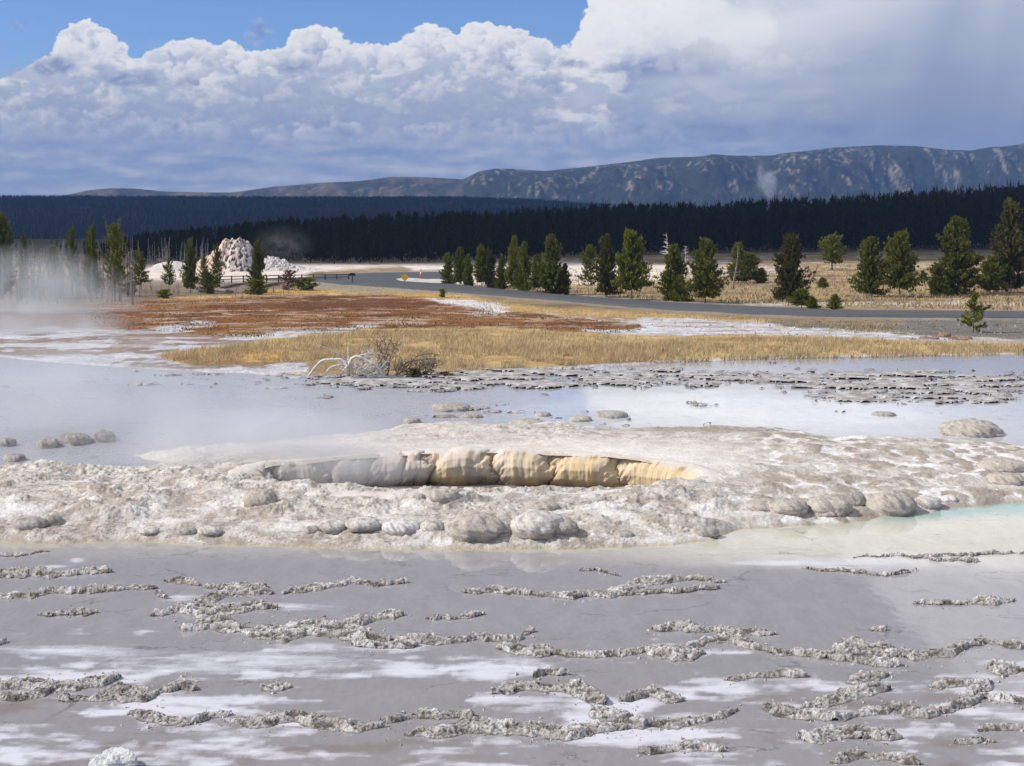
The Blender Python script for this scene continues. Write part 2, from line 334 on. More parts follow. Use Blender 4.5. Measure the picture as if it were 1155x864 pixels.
def ground_color(X,Y,Z):
    px,py=proj(X,Y,Z); px=px.astype(np.float32); py=py.astype(np.float32)
    w1=fbm(X*.11,Y*.05,5,501); w2=fbm(X*.5,Y*.3,5,511,.6)
    qx=px+18*w1+10*w2; qy=py+(4.*w1+5*w2)*np.clip((py-285)/60,.15,1.2)
    c=np.zeros(px.shape+(3,),np.float32)+lin((150,128,92))
    n=fbm(X*.07,Y*.10,5,521); n2=fbm(X*.8,Y*.6,4,531); n3=fbm(X*.16,Y*.22,6,541,.58)
    def put(poly,col,soft=1.5,k=1.,gate=None):
        nonlocal c
        m=sst(-soft,soft,sdf(qx,qy,poly))*k
        if gate is not None: m=m*gate
        c=mixc(c,lin(col),m)
    c=mixc(c,lin((112,92,70)),sst(-.1,.4,n+.5*n2)*.8)
    # pale streaks far off between road and forest
    c=mixc(c,lin((186,176,168)),sst(.05,.3,n3+.2*w2)*sst(325,295,py)*.8)
    c=mixc(c,lin((92,80,66)),sst(292,283,py)*.8)
    put(MEADOW,(166,142,102)); put(MEADOW,(112,88,62),2,.8,sst(.0,.3,n+.4*n2)); put(MEADOW,(214,206,198),2,.85,sst(.1,.28,n3+.1*w2)*sst(335,300,py))
    put([(600,301),(780,299),(905,302),(905,308),(780,313),(600,314)],(206,200,198),2,.8,sst(-.3,.1,n3))
    put([(840,343),(1155,341),(1400,341),(1400,344),(1155,345),(840,346)],(200,196,190),1,.6)
    put(PALE1,(226,212,198),2,.95); put(PALE1,(150,136,120),2,.6,sst(.1,.35,n3+.3*w2))
    put([(40,322),(170,316),(330,318),(372,322),(330,328),(160,338),(-100,348),(-300,345)],(126,112,96),3,.9)
    put(GOLD2,(186,148,82),2)
    put(GOLD2,(226,196,136),2,.6,sst(.05,.35,n))
    put([(-500,346),(60,346),(140,352),(120,374),(0,374),(-500,372)],(120,100,84),2,.9); put([(-500,346),(60,346),(140,352),(120,374),(0,374),(-500,372)],(160,146,132),2,.8,sst(.0,.25,n3+.4*n2))
    put(RED1,(130,86,48),2.5); put(RED1,(82,55,34),2.5,.8,sst(-.05,.25,n+.4*n2)); put(RED1,(176,150,130),2.5,.9,sst(.0,.2,n3+.35*n2-.02)); put(RED1,(150,114,66),2.5,.6,sst(.12,.3,-n))
    # rusty line under the trees
    put([(230,343),(360,340),(470,339),(520,344),(470,348),(330,349),(230,349)],(100,58,32),2,.85)
    put(GOLD3,(182,150,96),1.5)
    put(WHITE1,(208,204,204),1.2); put(WHITE2,(206,203,206),1.2); put(WHITE2,(160,140,114),1.5,.85,sst(.0,.22,n3+.35*n2)); put(WHITE2,(176,170,168),1.5,.7,sst(.0,.2,-n2-.3*n))
    put([(-200,372),(1600,372),(1600,385),(-200,385)],(206,203,206),1,.0)
    put(WHITE3,(190,188,192),2.5); put(WHITE3,(132,114,98),3.5,.9,sst(-.10,.10,n3+.6*n2)); put(WHITE3,(206,202,204),2.,.7,sst(.05,.2,-n3+.5*n2)); put([(-300,352),(110,352),(150,362),(60,372),(-300,374)],(124,104,90),3,.9)
    put(GRAVEL,(116,111,104),1.5); put(GRAVEL,(170,146,98),2,.85,sst(.05,.3,n+.3*n2)*sst(1060,980,px))
    put(GRAVEL,(96,90,84),1.5,.5,sst(.1,.4,n2)*sst(1000,1060,px))
    put(GOLD1,(190,162,110),1.5); put(GOLD1,(140,110,74),1.5,.75,sst(.0,.35,n+.3*n2))
    put([(178,400),(330,398),(330,407),(200,409)],(198,152,78),3,.7)
    put([(128,378),(176,374),(190,384),(150,398),(120,396)],(138,118,102),3,.6); put([(170,372),(260,380),(250,386),(190,386)],(134,104,82),2,.6,sst(-.2,.1,n3)); put([(205,408),(300,409),(350,411),(280,414),(215,414)],(132,92,64),1.5,.8,sst(-.2,.1,n3))
    # gravel shoulder of the road
    sd=segdist(px,py,ROAD); c=mixc(c,lin((140,134,124)),sst(3.2,.5,sd)*.8)
    put([(362,318),(372,322),(470,329),(470,331),(400,330),(345,327),(340,320)],(150,140,120),1.5,.9)
    # rim of sinter round the pool
    pd=sdf(px+9*w1,py+1.5*w2,POOL); c=mixc(c,lin((196,192,194)),sst(-3.2,-.8,pd)*.9)
    c=mixc(c,lin((126,118,112)),sst(-1,1.5,pd))
    # beyond the forest
    far=sst(420,600,Y); c=mixc(c,lin((70,74,54)),far)
    return c
def build_ground():
    py=np.concatenate([np.arange(1400,420,-6.),np.arange(420,284,-.55)]); Yr=np.concatenate([[-60,-30,0],y_of(py)]); Yr=np.concatenate([Yr,np.array([400,420,450,500,560,640,760,900,1100,1400,1800,2400,3200,4500,6500,9000,12000.])])
    Yr=np.unique(np.round(Yr,4)); s=np.linspace(-.66,.66,1050)
    Y=np.repeat(Yr[:,None],len(s),1); X=s[None]*(np.abs(Y)+18*np.exp(-np.abs(Y)/40)+8)
    z=zprof(Y); px,p=proj(X,Y,z); d=sdf(px.astype(np.float32),p.astype(np.float32),POOL); d=np.where(Y<30,5,d)
    bank=sst(.5,-1.5,d+fbm(X*.4,Y*.2,3,44)*1.5)
    z=z+np.where(Y<120,-.30+.36*bank,0)+np.where(Y>=120,.06,0)+.10*fbm(X*.25,Y*.25,4,77)*np.clip((Y-76)/30,0,1)*np.clip(1-(Y-300)/200,0,1)
    c=ground_color(X,Y,zprof(Y))
    V=np.stack([X,Y,z],-1).reshape(-1,3)
    m=attr_mat('ground_soil',scales=((.35,.16),(1.6,.18),(6,.2)),rough=.95,bump=(2.5,.9,.25))
    tag(mesh_np('ground',V,grid_faces(len(Yr),len(s)),m,attrs={'col':c.reshape(-1,3)}),kind='structure')
def build_road():
    s=np.arange(300,1701,2.5); ys=[]
    up=[(300,316.5),(345,314.5),(372,310.5),(430,308),(505,306.5),(512,322),(560,327.5),(640,333.5),(700,338),(760,342),(840,346),(955,351.5),(1155,352.5),(1700,352)]
    lo=[(300,317),(335,317.5),(358,319),(385,322),(404,323),(470,328),(560,334.5),(640,341),(700,346.5),(760,351),(860,356),(955,359),(1155,360.5),(1700,361)]
    U=np.interp(s,*zip(*up)); Lw=np.interp(s,*zip(*lo)); U=U+(Lw-U)*.2*sst(540,640,s); t=np.linspace(0,1,14)[:,None]
    py=Lw*(1-t)+U*t; px=s[None]+0*py; Y=y_of(py); X=(px-577.5)/F*Y; Z=zprof(Y)+.30; Z[0]-=.5; Z[-1]-=.5
    m,nt,b=node_mat('asphalt'); n=noise_(nt,1.2,4); n2=noise_(nt,30,3); c=N_(nt,'ShaderNodeRGB'); c.outputs[0].default_value=(.070,.071,.077,1)
    cc=vscale(nt,vscale(nt,c.outputs[0],mapr(nt,n.outputs[0],.3,.7,.88,1.12)),mapr(nt,n2.outputs[0],.3,.7,.85,1.15)); nt.links.new(cc,b.inputs['Base Color']); b.inputs['Roughness'].default_value=.85
    tag(mesh_np('road',np.stack([X,Y,Z],-1).reshape(-1,3),grid_faces(*X.shape),m),kind='structure')
# ---------------------------------------------------------------- pool water
CRX,CRY,CRA,CRB=-1.05,39.45,5.85,1.75      # crater centre and half axes
def crater_r(x,y):
    """distance outward from the crater rim, in metres (negative inside)"""
    dx=(x-CRX)/CRA; dy=(y-CRY)/CRB; r=np.sqrt(dx*dx+dy*dy)+1e-6
    k=np.sqrt((dx*CRA/r)**2+(dy*CRB/r)**2); return (r-1)*k
def blob(px,py,x,y,rx,ry): return np.exp(-((px-x)/rx)**2-((py-y)/ry)**2)
def build_water():
    py=np.concatenate([np.arange(1300,640,-3.),np.arange(640,384,-.9)]); Yr=CAMH*F/(py-HZ); px=np.arange(-500,1656,3.)
    P,Q=np.meshgrid(px,py); Y=CAMH*F/(Q-HZ); X=(P-577.5)/F*Y; Z=0*X
    P=P.astype(np.float32); Q=Q.astype(np.float32)
    w1=fbm(X*.16,Y*.22,5,601); w2=fbm(X*.7,Y*.9,4,611); qx=P+50*w1; qy=Q+12*w1+4*w2
    c=np.zeros(X.shape+(3,),np.float32)+lin((150,147,150))
    def put(col,m):
        nonlocal c
        c=mixc(c,lin(col),np.clip(m,0,1))
    put((141,138,139),sst(650,820,Q)*.8)
    put((154,154,160),sst(560,480,qy)*sst(620,380,qx)*.95)  # lavender-grey sky reflection on the left pool mixed into the water colour
    put((182,182,184),(blob(qx,qy,880,462,330,36)+blob(qx,qy,1100,482,260,32)+blob(qx,qy,700,470,120,20))*1.0)
    put((216,216,216),(blob(qx,qy,820,458,200,16)+blob(qx,qy,960,472,150,18))*.9)
    put((196,192,182),(blob(qx,qy,1050,608,280,26)+blob(qx,qy,900,620,200,16)+blob(qx,qy,1180,600,160,34))*1.0)
    put((206,203,190),(blob(qx,qy,1120,590,150,10)+blob(qx,qy,1000,602,160,9))*.8)
    put((150,174,170),blob(qx,Q+.22*(P-1075)*.5,1090,575,120,9)*1.2)
    put((152,182,174),blob(P,Q,1155,572,70,9)*.6)
    put((206,204,206),blob(qx,qy,960,634,140,6)*.8)
    put((190,184,160),sst(640,612,Q)*sst(600,640,Q+30)*.35)
    # dry white sinter films on the shallows
    sA=fbm(X*.30+.5*w2,Y*.85,6,621,.58)+.35*fbm(X*1.3,Y*3.2,4,625); zone=sst(690,760,Q+20*w1)*.42+sst(800,830,Q)*.0
    dry=sst(-.05,.42,sA+zone-.34)*sst(660,740,Q+26*w1)
    dry=np.maximum(dry,.8*sst(.25,.4,sA)*sst(640,600,Q)*sst(470,420,Q)*0)
    dry=np.maximum(dry,.9*np.clip(blob(qx,qy,60,732,70,5)+blob(qx,qy,260,745,150,12)+blob(P,Q,86,632,9,3)+blob(P,Q,60,639,16,1.6)+blob(P,Q,205,674,22,4)+blob(P,Q,315,684,60,4)+blob(P,Q,660,668,20,2.5)+blob(P,Q,620,610,0.1,.1)+blob(qx,Q,890,635,60,3)+blob(qx,Q,970,640,50,3),0,1)*sst(-.3,.1,sA+.2))
    film=sst(.1,.3,fbm(X*.22,Y*.5,5,651)+.2*w2)*sst(470,440,Q)*sst(500,100,P)*.6
    film=np.maximum(film,.62*sst(570,500,qy)*sst(700,430,qx)*(.8+.5*w2)); film=np.maximum(film,.35*sst(500,470,qy)*sst(720,480,qx)*(.8+.6*w1))
    c=mixc(c,lin((168,168,174)),film*.6)  # also the ruffled left pool: its dulled sky sheen mixed into the colour
    mud=sst(.1,.3,fbm(X*.4,Y*1.0,5,661))*sst(740,800,Q)*.5*(1-dry); c=mixc(c,lin((124,110,98)),mud)
    rough=np.clip(.06+.55*dry+.4*film,0,1)
    k=(sdf(P+9*fbm(X*.11,Y*.05,3,501),Q,POOL)>-2)&((crater_r(X,Y)>.2)|(Y>60)|(Y<30))
    V=np.stack([X,Y,Z],-1).reshape(-1,3); f=grid_faces(*X.shape,keep=k); V,f,at_=compact(V,f,{'col':c.reshape(-1,3),'dry':dry.ravel(),'film':film.ravel()})
    m,nt,b=node_mat('milky_water'); a=N_(nt,'ShaderNodeAttribute',attribute_name='col'); d=N_(nt,'ShaderNodeAttribute',attribute_name='dry')
    n=noise_(nt,2.2,6,.6,stretch=(1,.45,1)); n2=noise_(nt,9,5,.65,stretch=(1,.4,1))
    cc=vscale(nt,vscale(nt,a.outputs['Color'],mapr(nt,n.outputs[0],.3,.7,.93,1.07)),mapr(nt,n2.outputs[0],.3,.7,.95,1.05)); nt.links.new(cc,b.inputs['Base Color'])
    # hairline cracks and grit
    tcw=N_(nt,'ShaderNodeTexCoord'); wp=noise_(nt,1.3,4,.6); va=N_(nt,'ShaderNodeVectorMath',operation='SCALE'); nt.links.new(wp.outputs['Color'],va.inputs[0]); va.inputs['Scale'].default_value=1.1
    vb=N_(nt,'ShaderNodeVectorMath',operation='ADD'); nt.links.new(tcw.outputs['Object'],vb.inputs[0]); nt.links.new(va.outputs[0],vb.inputs[1]); mpv=N_(nt,'ShaderNodeMapping'); mpv.inputs['Scale'].default_value=(.32,.9,1); nt.links.new(vb.outputs[0],mpv.inputs[0])
    vo=N_(nt,'ShaderNodeTexVoronoi',feature='DISTANCE_TO_EDGE'); vo.inputs['Scale'].default_value=.8; nt.links.new(mpv.outputs[0],vo.inputs['Vector']); ng=noise_(nt,.7,3); gate=mapr(nt,ng.outputs[0],.48,.62,0,.5); ln=mapr(nt,vo.outputs['Distance'],.006,.016,1,0)
    cm_=N_(nt,'ShaderNodeMath',operation='MULTIPLY'); nt.links.new(gate,cm_.inputs[0]); nt.links.new(ln,cm_.inputs[1]); iv=mapr(nt,cm_.outputs[0],0,1,1,.35); gr=noise_(nt,45,3,.7)
    nf=noise_(nt,3.0,9,.68,stretch=(.55,2.0,1)); ad=N_(nt,'ShaderNodeMath',operation='MULTIPLY_ADD'); nt.links.new(nf.outputs[0],ad.inputs[0]); ad.inputs[1].default_value=1.5; nt.links.new(d.outputs['Fac'],ad.inputs[2]); dfac=mapr(nt,ad.outputs[0],.92,1.72,0,.92)
    gt=mapr(nt,d.outputs['Fac'],.0,.35,0,1); dm=N_(nt,'ShaderNodeMath',operation='MULTIPLY'); nt.links.new(dfac,dm.inputs[0]); nt.links.new(gt,dm.inputs[1])
    mxd=N_(nt,'ShaderNodeMix',data_type='RGBA'); nt.links.new(dm.outputs[0],mxd.inputs[0]); nt.links.new(cc,mxd.inputs[6]); mxd.inputs[7].default_value=tuple(float(t) for t in lin((205,204,211)))+(1,)
    nt.links.new(vscale(nt,vscale(nt,mxd.outputs[2],iv),mapr(nt,gr.outputs[0],.3,.7,.93,1.07)),b.inputs['Base Color']); fa=N_(nt,'ShaderNodeAttribute',attribute_name='film'); mxf=N_(nt,'ShaderNodeMath',operation='MAXIMUM'); nt.links.new(dm.outputs[0],mxf.inputs[0]); nt.links.new(fa.outputs['Fac'],mxf.inputs[1])
    # the white films are broken up finely
    dn=N_(nt,'ShaderNodeMath',operation='MULTIPLY'); nt.links.new(mxf.outputs[0],dn.inputs[0]); nt.links.new(mapr(nt,n2.outputs[0],.35,.6,.6,1.2),dn.inputs[1])
    nt.links.new(mapr(nt,dn.outputs[0],0,1,.045,.7),b.inputs['Roughness']); b.inputs['IOR'].default_value=1.33; b.inputs['Specular IOR Level'].default_value=.42
    w=noise_(nt,3.5,3,.5,stretch=(1,.7,1)); bump_(nt,b,w.outputs[0],.07,.02)
    tag(mesh_np('water',V,f,m,attrs=at_),kind='structure')
    # dark water at the bottom of the crater
    t=np.linspace(0,2*np.pi,65)[:-1]; mb=MB(); mb.add([(CRX+(CRA+.3)*math.cos(a),CRY+(CRB+.25)*math.sin(a),0) for a in t],[tuple(range(64))])
    tag(mb.build('crater_water',plain_mat('crater_water',(.16,.16,.16),.1,2,.08),loc=(0,0,-.42)),kind='structure')
# ---------------------------------------------------------------- sinter mound round the crater
def PX(pts,z=.15): return [((x-577.5)/F*(CAMH-z)*F/(y-HZ),(CAMH-z)*F/(y-HZ)) for x,y in pts]
MOUND=PX([(-700,600),(-300,604),(0,605),(100,606),(160,604),(240,607),(330,610),(400,612),(470,613),(560,613),(650,612),(700,611),(760,607),(805,603),(830,590),(880,588),(950,585),(985,578),(1020,575),(1060,568),(1155,560),(1500,548),(1500,506),(1155,498),(1100,492),(1000,488),(940,488),(900,482),(860,478),(760,478),(700,482),(640,476),(590,476),(520,473),(450,478),(400,486),(330,492),(260,499),(200,503),(150,508),(190,518),(120,526),(60,522),(0,526),(-300,520),(-700,520)])
def hbase(X,Y):
    d=sdf(X,Y,MOUND)+.35*fbm(X*.7,Y*.5,4,711); px=577.5+F*X/np.maximum(Y,5); e=.45*sst(-.25,.8,d)+.55*sst(-.1,3.4,d)
    h=.36*e*(1-.45*sst(640,1000,px)) + .40*np.exp(-np.clip(crater_r(X,Y)-.2,0,9)**2/1.3**2)*sst(CRY-.6,CRY+1.2,Y)*(.55+.45*np.exp(-((px-575)/130)**2))
    h=h*(1+.3*fbm(X*.35,Y*.35,3,721))
    return h+np.where(d<-.25,-.12,0)+ -.06*(1-sst(-.4,.3,d)), d, px
def hmound(X,Y,full=False):
    h,d,px=hbase(X,Y); cr=crater_r(X,Y); rim=sst(.35,1.4,cr); rimf=np.where(Y>CRY,rim,sst(.2,.6,cr))
    e=sst(-.2,.5,d)
    right=sst(760,880,px+40*fbm(X*.3,Y*.3,3,5)); front=sst(CRY-2.0,CRY-3.2,Y)*(1-right*.3); back=sst(CRY+1,CRY+3,Y)
    wx=X+.25*fbm(X*1.5,Y*1.5,3,731); wy=Y+.25*fbm(X*1.5,Y*1.5,3,736)
    a1,b1,r1=worley(wx*1.15,wy*.75,3); a2,b2,r2=worley(wx*2.6,wy*1.8,9); a3,b3,r3=worley(wx*6,wy*4.5,19)
    cush=np.sqrt(np.clip(1-(a1/.75)**2,0,1))*(.3+.7*r1); cus2=np.sqrt(np.clip(1-(a2/.72)**2,0,1))*(.3+.7*r2); cus3=np.sqrt(np.clip(1-(a3/.72)**2,0,1))*r3
    g=fbm(X*3,Y*2.2,5,741); gf=fbm(X*11,Y*9,4,751)
    led=fbm(X*.38+Y*.15,Y*1.0+.15*fbm(X*1.2,Y,3,765),5,761); ledge=.15*sst(-.03,.02,led)+.10*sst(.14,.17,led)-.05*np.exp(-(led+.06)**2/.0006)     # small broken steps
    rg=sst(-.2,.25,fbm(X*.35,Y*.35,3,771)+.1)
    ks=right*.75+.2+front*.25
    tq=(fbm(X*.33,Y*.62,6,781,.56)+.25*fbm(X*1.6,Y*1.3,3,785))*11; fq=tq-np.floor(tq); stq=(np.floor(tq)+sst(0,.16,fq))/11; hmound.fq=fq
    hh=h+e*(1-right*.5)*rimf*.42*stq*sst(.35,1.2,d+.3)*(1-.5*back)+e*rimf*((.13*cush*rg*(1-.4*right)*(.10+.90*np.maximum(right,sst(1.5,.4,d)*(.4+.6*sst(150,420,px))))+.05*cus2*(.4+.6*sst(-.1,.2,fbm(X*.6,Y*.6,3,791))))*ks*(1-.4*back*(1-right)) + .35*ledge*(1-right)*(1-.6*back) + .035*g+.024*gf+.02*cus3*(.4+.6*rg))
    rr=.25+.75*sst(-.22,.2,fbm(X*.45,Y*.6,4,795)); hh=h+(hh-h)*(rr+(1-rr)*right*.6)
    sm=np.clip(np.exp(-((px-705)/135)**4-((Y-42.4)/3.1)**4)*1.1+np.exp(-((px-480)/200)**4-((Y-43.2)/1.7)**4)*.9,0,1); hh=h*1.0+(hh-h)*(1-.86*sm)
    hh=hh+e*(1-rimf)*.012*g-.10*sst(.85,.5,cr)*sst(CRY-.3,CRY+.3,Y)
    if not full: return hh
    rg=rg+0*sm; g=g*(1-.5*sm); hmound.sm=sm
    return hh,d,px,cr,right,front,back,cush,cus2,g,gf,led,rg,rimf,r1,r2
def sinter_mat(name='sinter',sc=((1.3,.10),(9,.16),(40,.12)),bump=(16,.8,.05)):
    return attr_mat(name,scales=sc,rough=.88,bump=bump,spec=.3)
def build_mound():
    py=np.concatenate([np.arange(640,556,-.5),np.arange(556,455,-.4)]); px=np.arange(-420,1560,1.35); P,Q=np.meshgrid(px,py); Y=(CAMH-.15)*F/(Q-HZ); X=(P-577.5)/F*Y
    X=X.astype(np.float32); Y=Y.astype(np.float32)
    h,d,pp,cr,right,front,back,cush,cus2,g,gf,led,rg,rimf,r1,r2=hmound(X,Y,True)
    n=fbm(X*.5,Y*.5,5,801); n2=fbm(X*2.2,Y*1.6,4,806)
    c=np.zeros(X.shape+(3,),np.float32)+lin((196,189,180))
    def put(col,m):
        nonlocal c
        c=mixc(c,lin(col),np.clip(m,0,1))
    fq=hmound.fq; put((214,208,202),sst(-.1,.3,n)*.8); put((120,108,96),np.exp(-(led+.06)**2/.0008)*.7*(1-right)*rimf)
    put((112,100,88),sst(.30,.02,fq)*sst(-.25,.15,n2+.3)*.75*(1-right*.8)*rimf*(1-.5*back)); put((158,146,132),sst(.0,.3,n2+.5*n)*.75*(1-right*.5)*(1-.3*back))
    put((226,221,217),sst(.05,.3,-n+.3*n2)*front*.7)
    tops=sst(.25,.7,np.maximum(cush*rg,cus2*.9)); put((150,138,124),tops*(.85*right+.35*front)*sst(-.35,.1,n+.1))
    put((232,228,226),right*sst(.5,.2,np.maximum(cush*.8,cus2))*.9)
    sm=hmound.sm; put((214,206,196),sm*.85); put((196,184,168),sm*sst(0,.3,n2+n)*.5)
    put((150,140,126),np.exp(-((pp-800)/85)**4-((Y-48.2)/1.0)**4)*.9)
    put((196,176,150),np.exp(-((cr-.3)/.9)**2)*sst(CRY,CRY+1.5,Y)*.7)
    put((232,228,224),np.exp(-((pp-700)/130)**2-((Y-41.7)/2.0)**2)*.7*rimf)
    put((204,180,136),np.exp(-((pp-735)/30)**2-((Y-40.0)/.7)**2)*.7)
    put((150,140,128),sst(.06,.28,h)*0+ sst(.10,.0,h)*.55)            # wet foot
    put((190,174,130),sst(.05,-.02,h)*.6)
    put((198,190,182),back*.5*(1-right)*sst(600,450,pp))
    k=(cr>.42)&(h>-.10)
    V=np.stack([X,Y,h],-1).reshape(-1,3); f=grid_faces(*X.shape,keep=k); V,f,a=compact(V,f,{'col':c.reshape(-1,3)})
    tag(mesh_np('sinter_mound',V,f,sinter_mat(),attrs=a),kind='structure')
    # crater wall: a rolled lip and fluted pillows
    th=np.linspace(0,2*np.pi,1500,endpoint=False); rows=np.linspace(0,1,64)
    T,Rr=np.meshgrid(th,rows); bx=CRX+CRA*np.cos(T); by=CRY+CRB*np.sin(T); nx=np.cos(T)/CRA; ny=np.sin(T)/CRB; nn=np.hypot(nx,ny); nx/=nn; ny/=nn
    pxr=577.5+F*bx/by; gr=[250,318,372,418,457,481,553,620,697,800]; bul=0*T; pxs=pxr+20*fbm(Rr*2.5+pxr*.02,pxr*.03+Rr,4,881)+(Rr-.5)*14*np.sin(pxr*.05)
    for a_,b_ in zip(gr[:-1],gr[1:]):
        m=(pxs>=a_)&(pxs<b_); u=np.clip((pxs-(a_+b_)/2)/((b_-a_)/2),-1,1); bul=np.where(m,np.sqrt(np.clip(1-np.abs(u)**2.6,0,1)),bul)
    farside=sst(-.1,.25,np.sin(T))
    o=np.interp(Rr,[0,.18,.34,.45,.55,.66,.8,1.],[1.35,.95,.55,.30,.12,0,.02,.32]); dz=np.interp(Rr,[0,.08,.16,.26,.34,.45,.55,.66,.8,1.],[-.10,-.01,.02,.02,-.01,-.09,-.22,-.42,-.70,-1.15])
    dep=sst(.25,.6,Rr); s_=np.cumsum(np.hypot(np.diff(bx[0],append=bx[0,0]),np.diff(by[0],append=by[0,0])))[None]+0*T
    flute=fbm(s_*7,Rr*1.2,4,811); fl2=fbm(s_*2.2,Rr*1.2+s_*.2,3,812)
    o=o-(bul-.75)*.36*dep*farside+.16*fbm(s_*.55,Rr*.8,3,883)*dep+ .05*flute*dep*(1-.4*sst(.6,1,Rr))+.06*fl2*dep + .03*fbm(s_*2,Rr*6,3,815)
    Xw=bx+nx*o; Yw=by+ny*o; hb=hbase(Xw.astype(np.float32),Yw.astype(np.float32))[0]; hr=hbase((bx+nx*.4).astype(np.float32),(by+ny*.4).astype(np.float32))[0]
    Zw=hb*(1-sst(.1,.4,Rr))+hr*sst(.1,.4,Rr)+dz-(1-bul)*.24*sst(.25,.5,Rr)*sst(1,.6,Rr)*farside+.02*fbm(Xw*3,Yw*3,4,741)
    c=np.zeros(T.shape+(3,),np.float32)+lin((204,196,186))
    def pt(col,m):
        nonlocal c
        c=mixc(c,lin(col),np.clip(m,0,1))
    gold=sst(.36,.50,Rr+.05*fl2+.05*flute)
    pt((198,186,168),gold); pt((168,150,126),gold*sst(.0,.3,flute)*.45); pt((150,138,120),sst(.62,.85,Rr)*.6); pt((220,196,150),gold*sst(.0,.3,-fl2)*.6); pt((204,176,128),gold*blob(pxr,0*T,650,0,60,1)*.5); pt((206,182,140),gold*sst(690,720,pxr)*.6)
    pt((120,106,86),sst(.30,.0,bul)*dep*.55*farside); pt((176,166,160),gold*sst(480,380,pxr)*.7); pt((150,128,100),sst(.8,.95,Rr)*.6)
    pt((150,118,84),blob(Rr,flute,.44,.3,.05,.22)*.8*sst(.0,.2,flute))
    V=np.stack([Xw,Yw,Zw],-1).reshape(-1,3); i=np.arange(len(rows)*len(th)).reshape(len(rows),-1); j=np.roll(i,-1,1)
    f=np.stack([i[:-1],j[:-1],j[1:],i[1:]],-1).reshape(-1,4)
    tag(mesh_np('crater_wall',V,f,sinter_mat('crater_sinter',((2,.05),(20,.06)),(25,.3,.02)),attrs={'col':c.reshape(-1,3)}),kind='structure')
def build_crust():
    """thin flaky plates breaking the water between mound and meadow: nobody could count them"""
    py=np.arange(500,404,-.42); px=np.arange(-200,1400,1.5); P,Q=np.meshgrid(px,py); Y=CAMH*F/(Q-HZ); X=((P-577.5)/F*Y).astype(np.float32); Y=Y.astype(np.float32)
    n=fbm(X*.34,Y*.85,5,901,.55); n2=fbm(X*1.5,Y*2.4,4,911)
    z=blob(P,Q,760,425,330,9)*1.0+blob(P,Q,1080,436,180,15)*1.15+blob(P,Q,560,420,110,5)*.7+blob(P,Q,480,436,70,8)*.7+blob(P,Q,1000,450,110,6)*1.0+blob(P,Q,600,434,220,6)*.72+blob(P,Q,420,415,120,3)*.5+blob(P,Q,560,463,120,8)*.6+blob(P,Q,250,430,200,14)*.5+blob(P,Q,960,467,60,3)*.5
    z=z+blob(P,Q,660,477,240,6)*.4+blob(P,Q,370,448,50,3)*.45+blob(P,Q,800,457,40,3)*.5
    v=np.minimum(z,1)-.80+n*1.35+.6*n2; a,b,r=worley(X*2.2,Y*1.6,33)
    h=np.clip(v*.5,-.1,.07)+.03*n2+.03*(1-a)*np.clip(v*3,0,1)
    c=np.zeros(X.shape+(3,),np.float32)+lin((172,168,165)); c=mixc(c,lin((128,120,114)),sst(-.1,.3,n2)*.8); c=mixc(c,lin((196,192,192)),sst(.05,.3,-n2)*.6)
    V=np.stack([X,Y,h],-1).reshape(-1,3); f=grid_faces(*X.shape,keep=h>-.012); V,f,at_=compact(V,f,{'col':c.reshape(-1,3)})
    tag(mesh_np('sinter_crust',V,f,sinter_mat('crust',((3,.15),(14,.2)),(12,.7,.05)),attrs=at_),'thin grey crusty plates breaking the milky water between mound and meadow','mineral crust',kind='stuff')
build_ground(); build_road(); build_water(); build_mound(); build_crust()
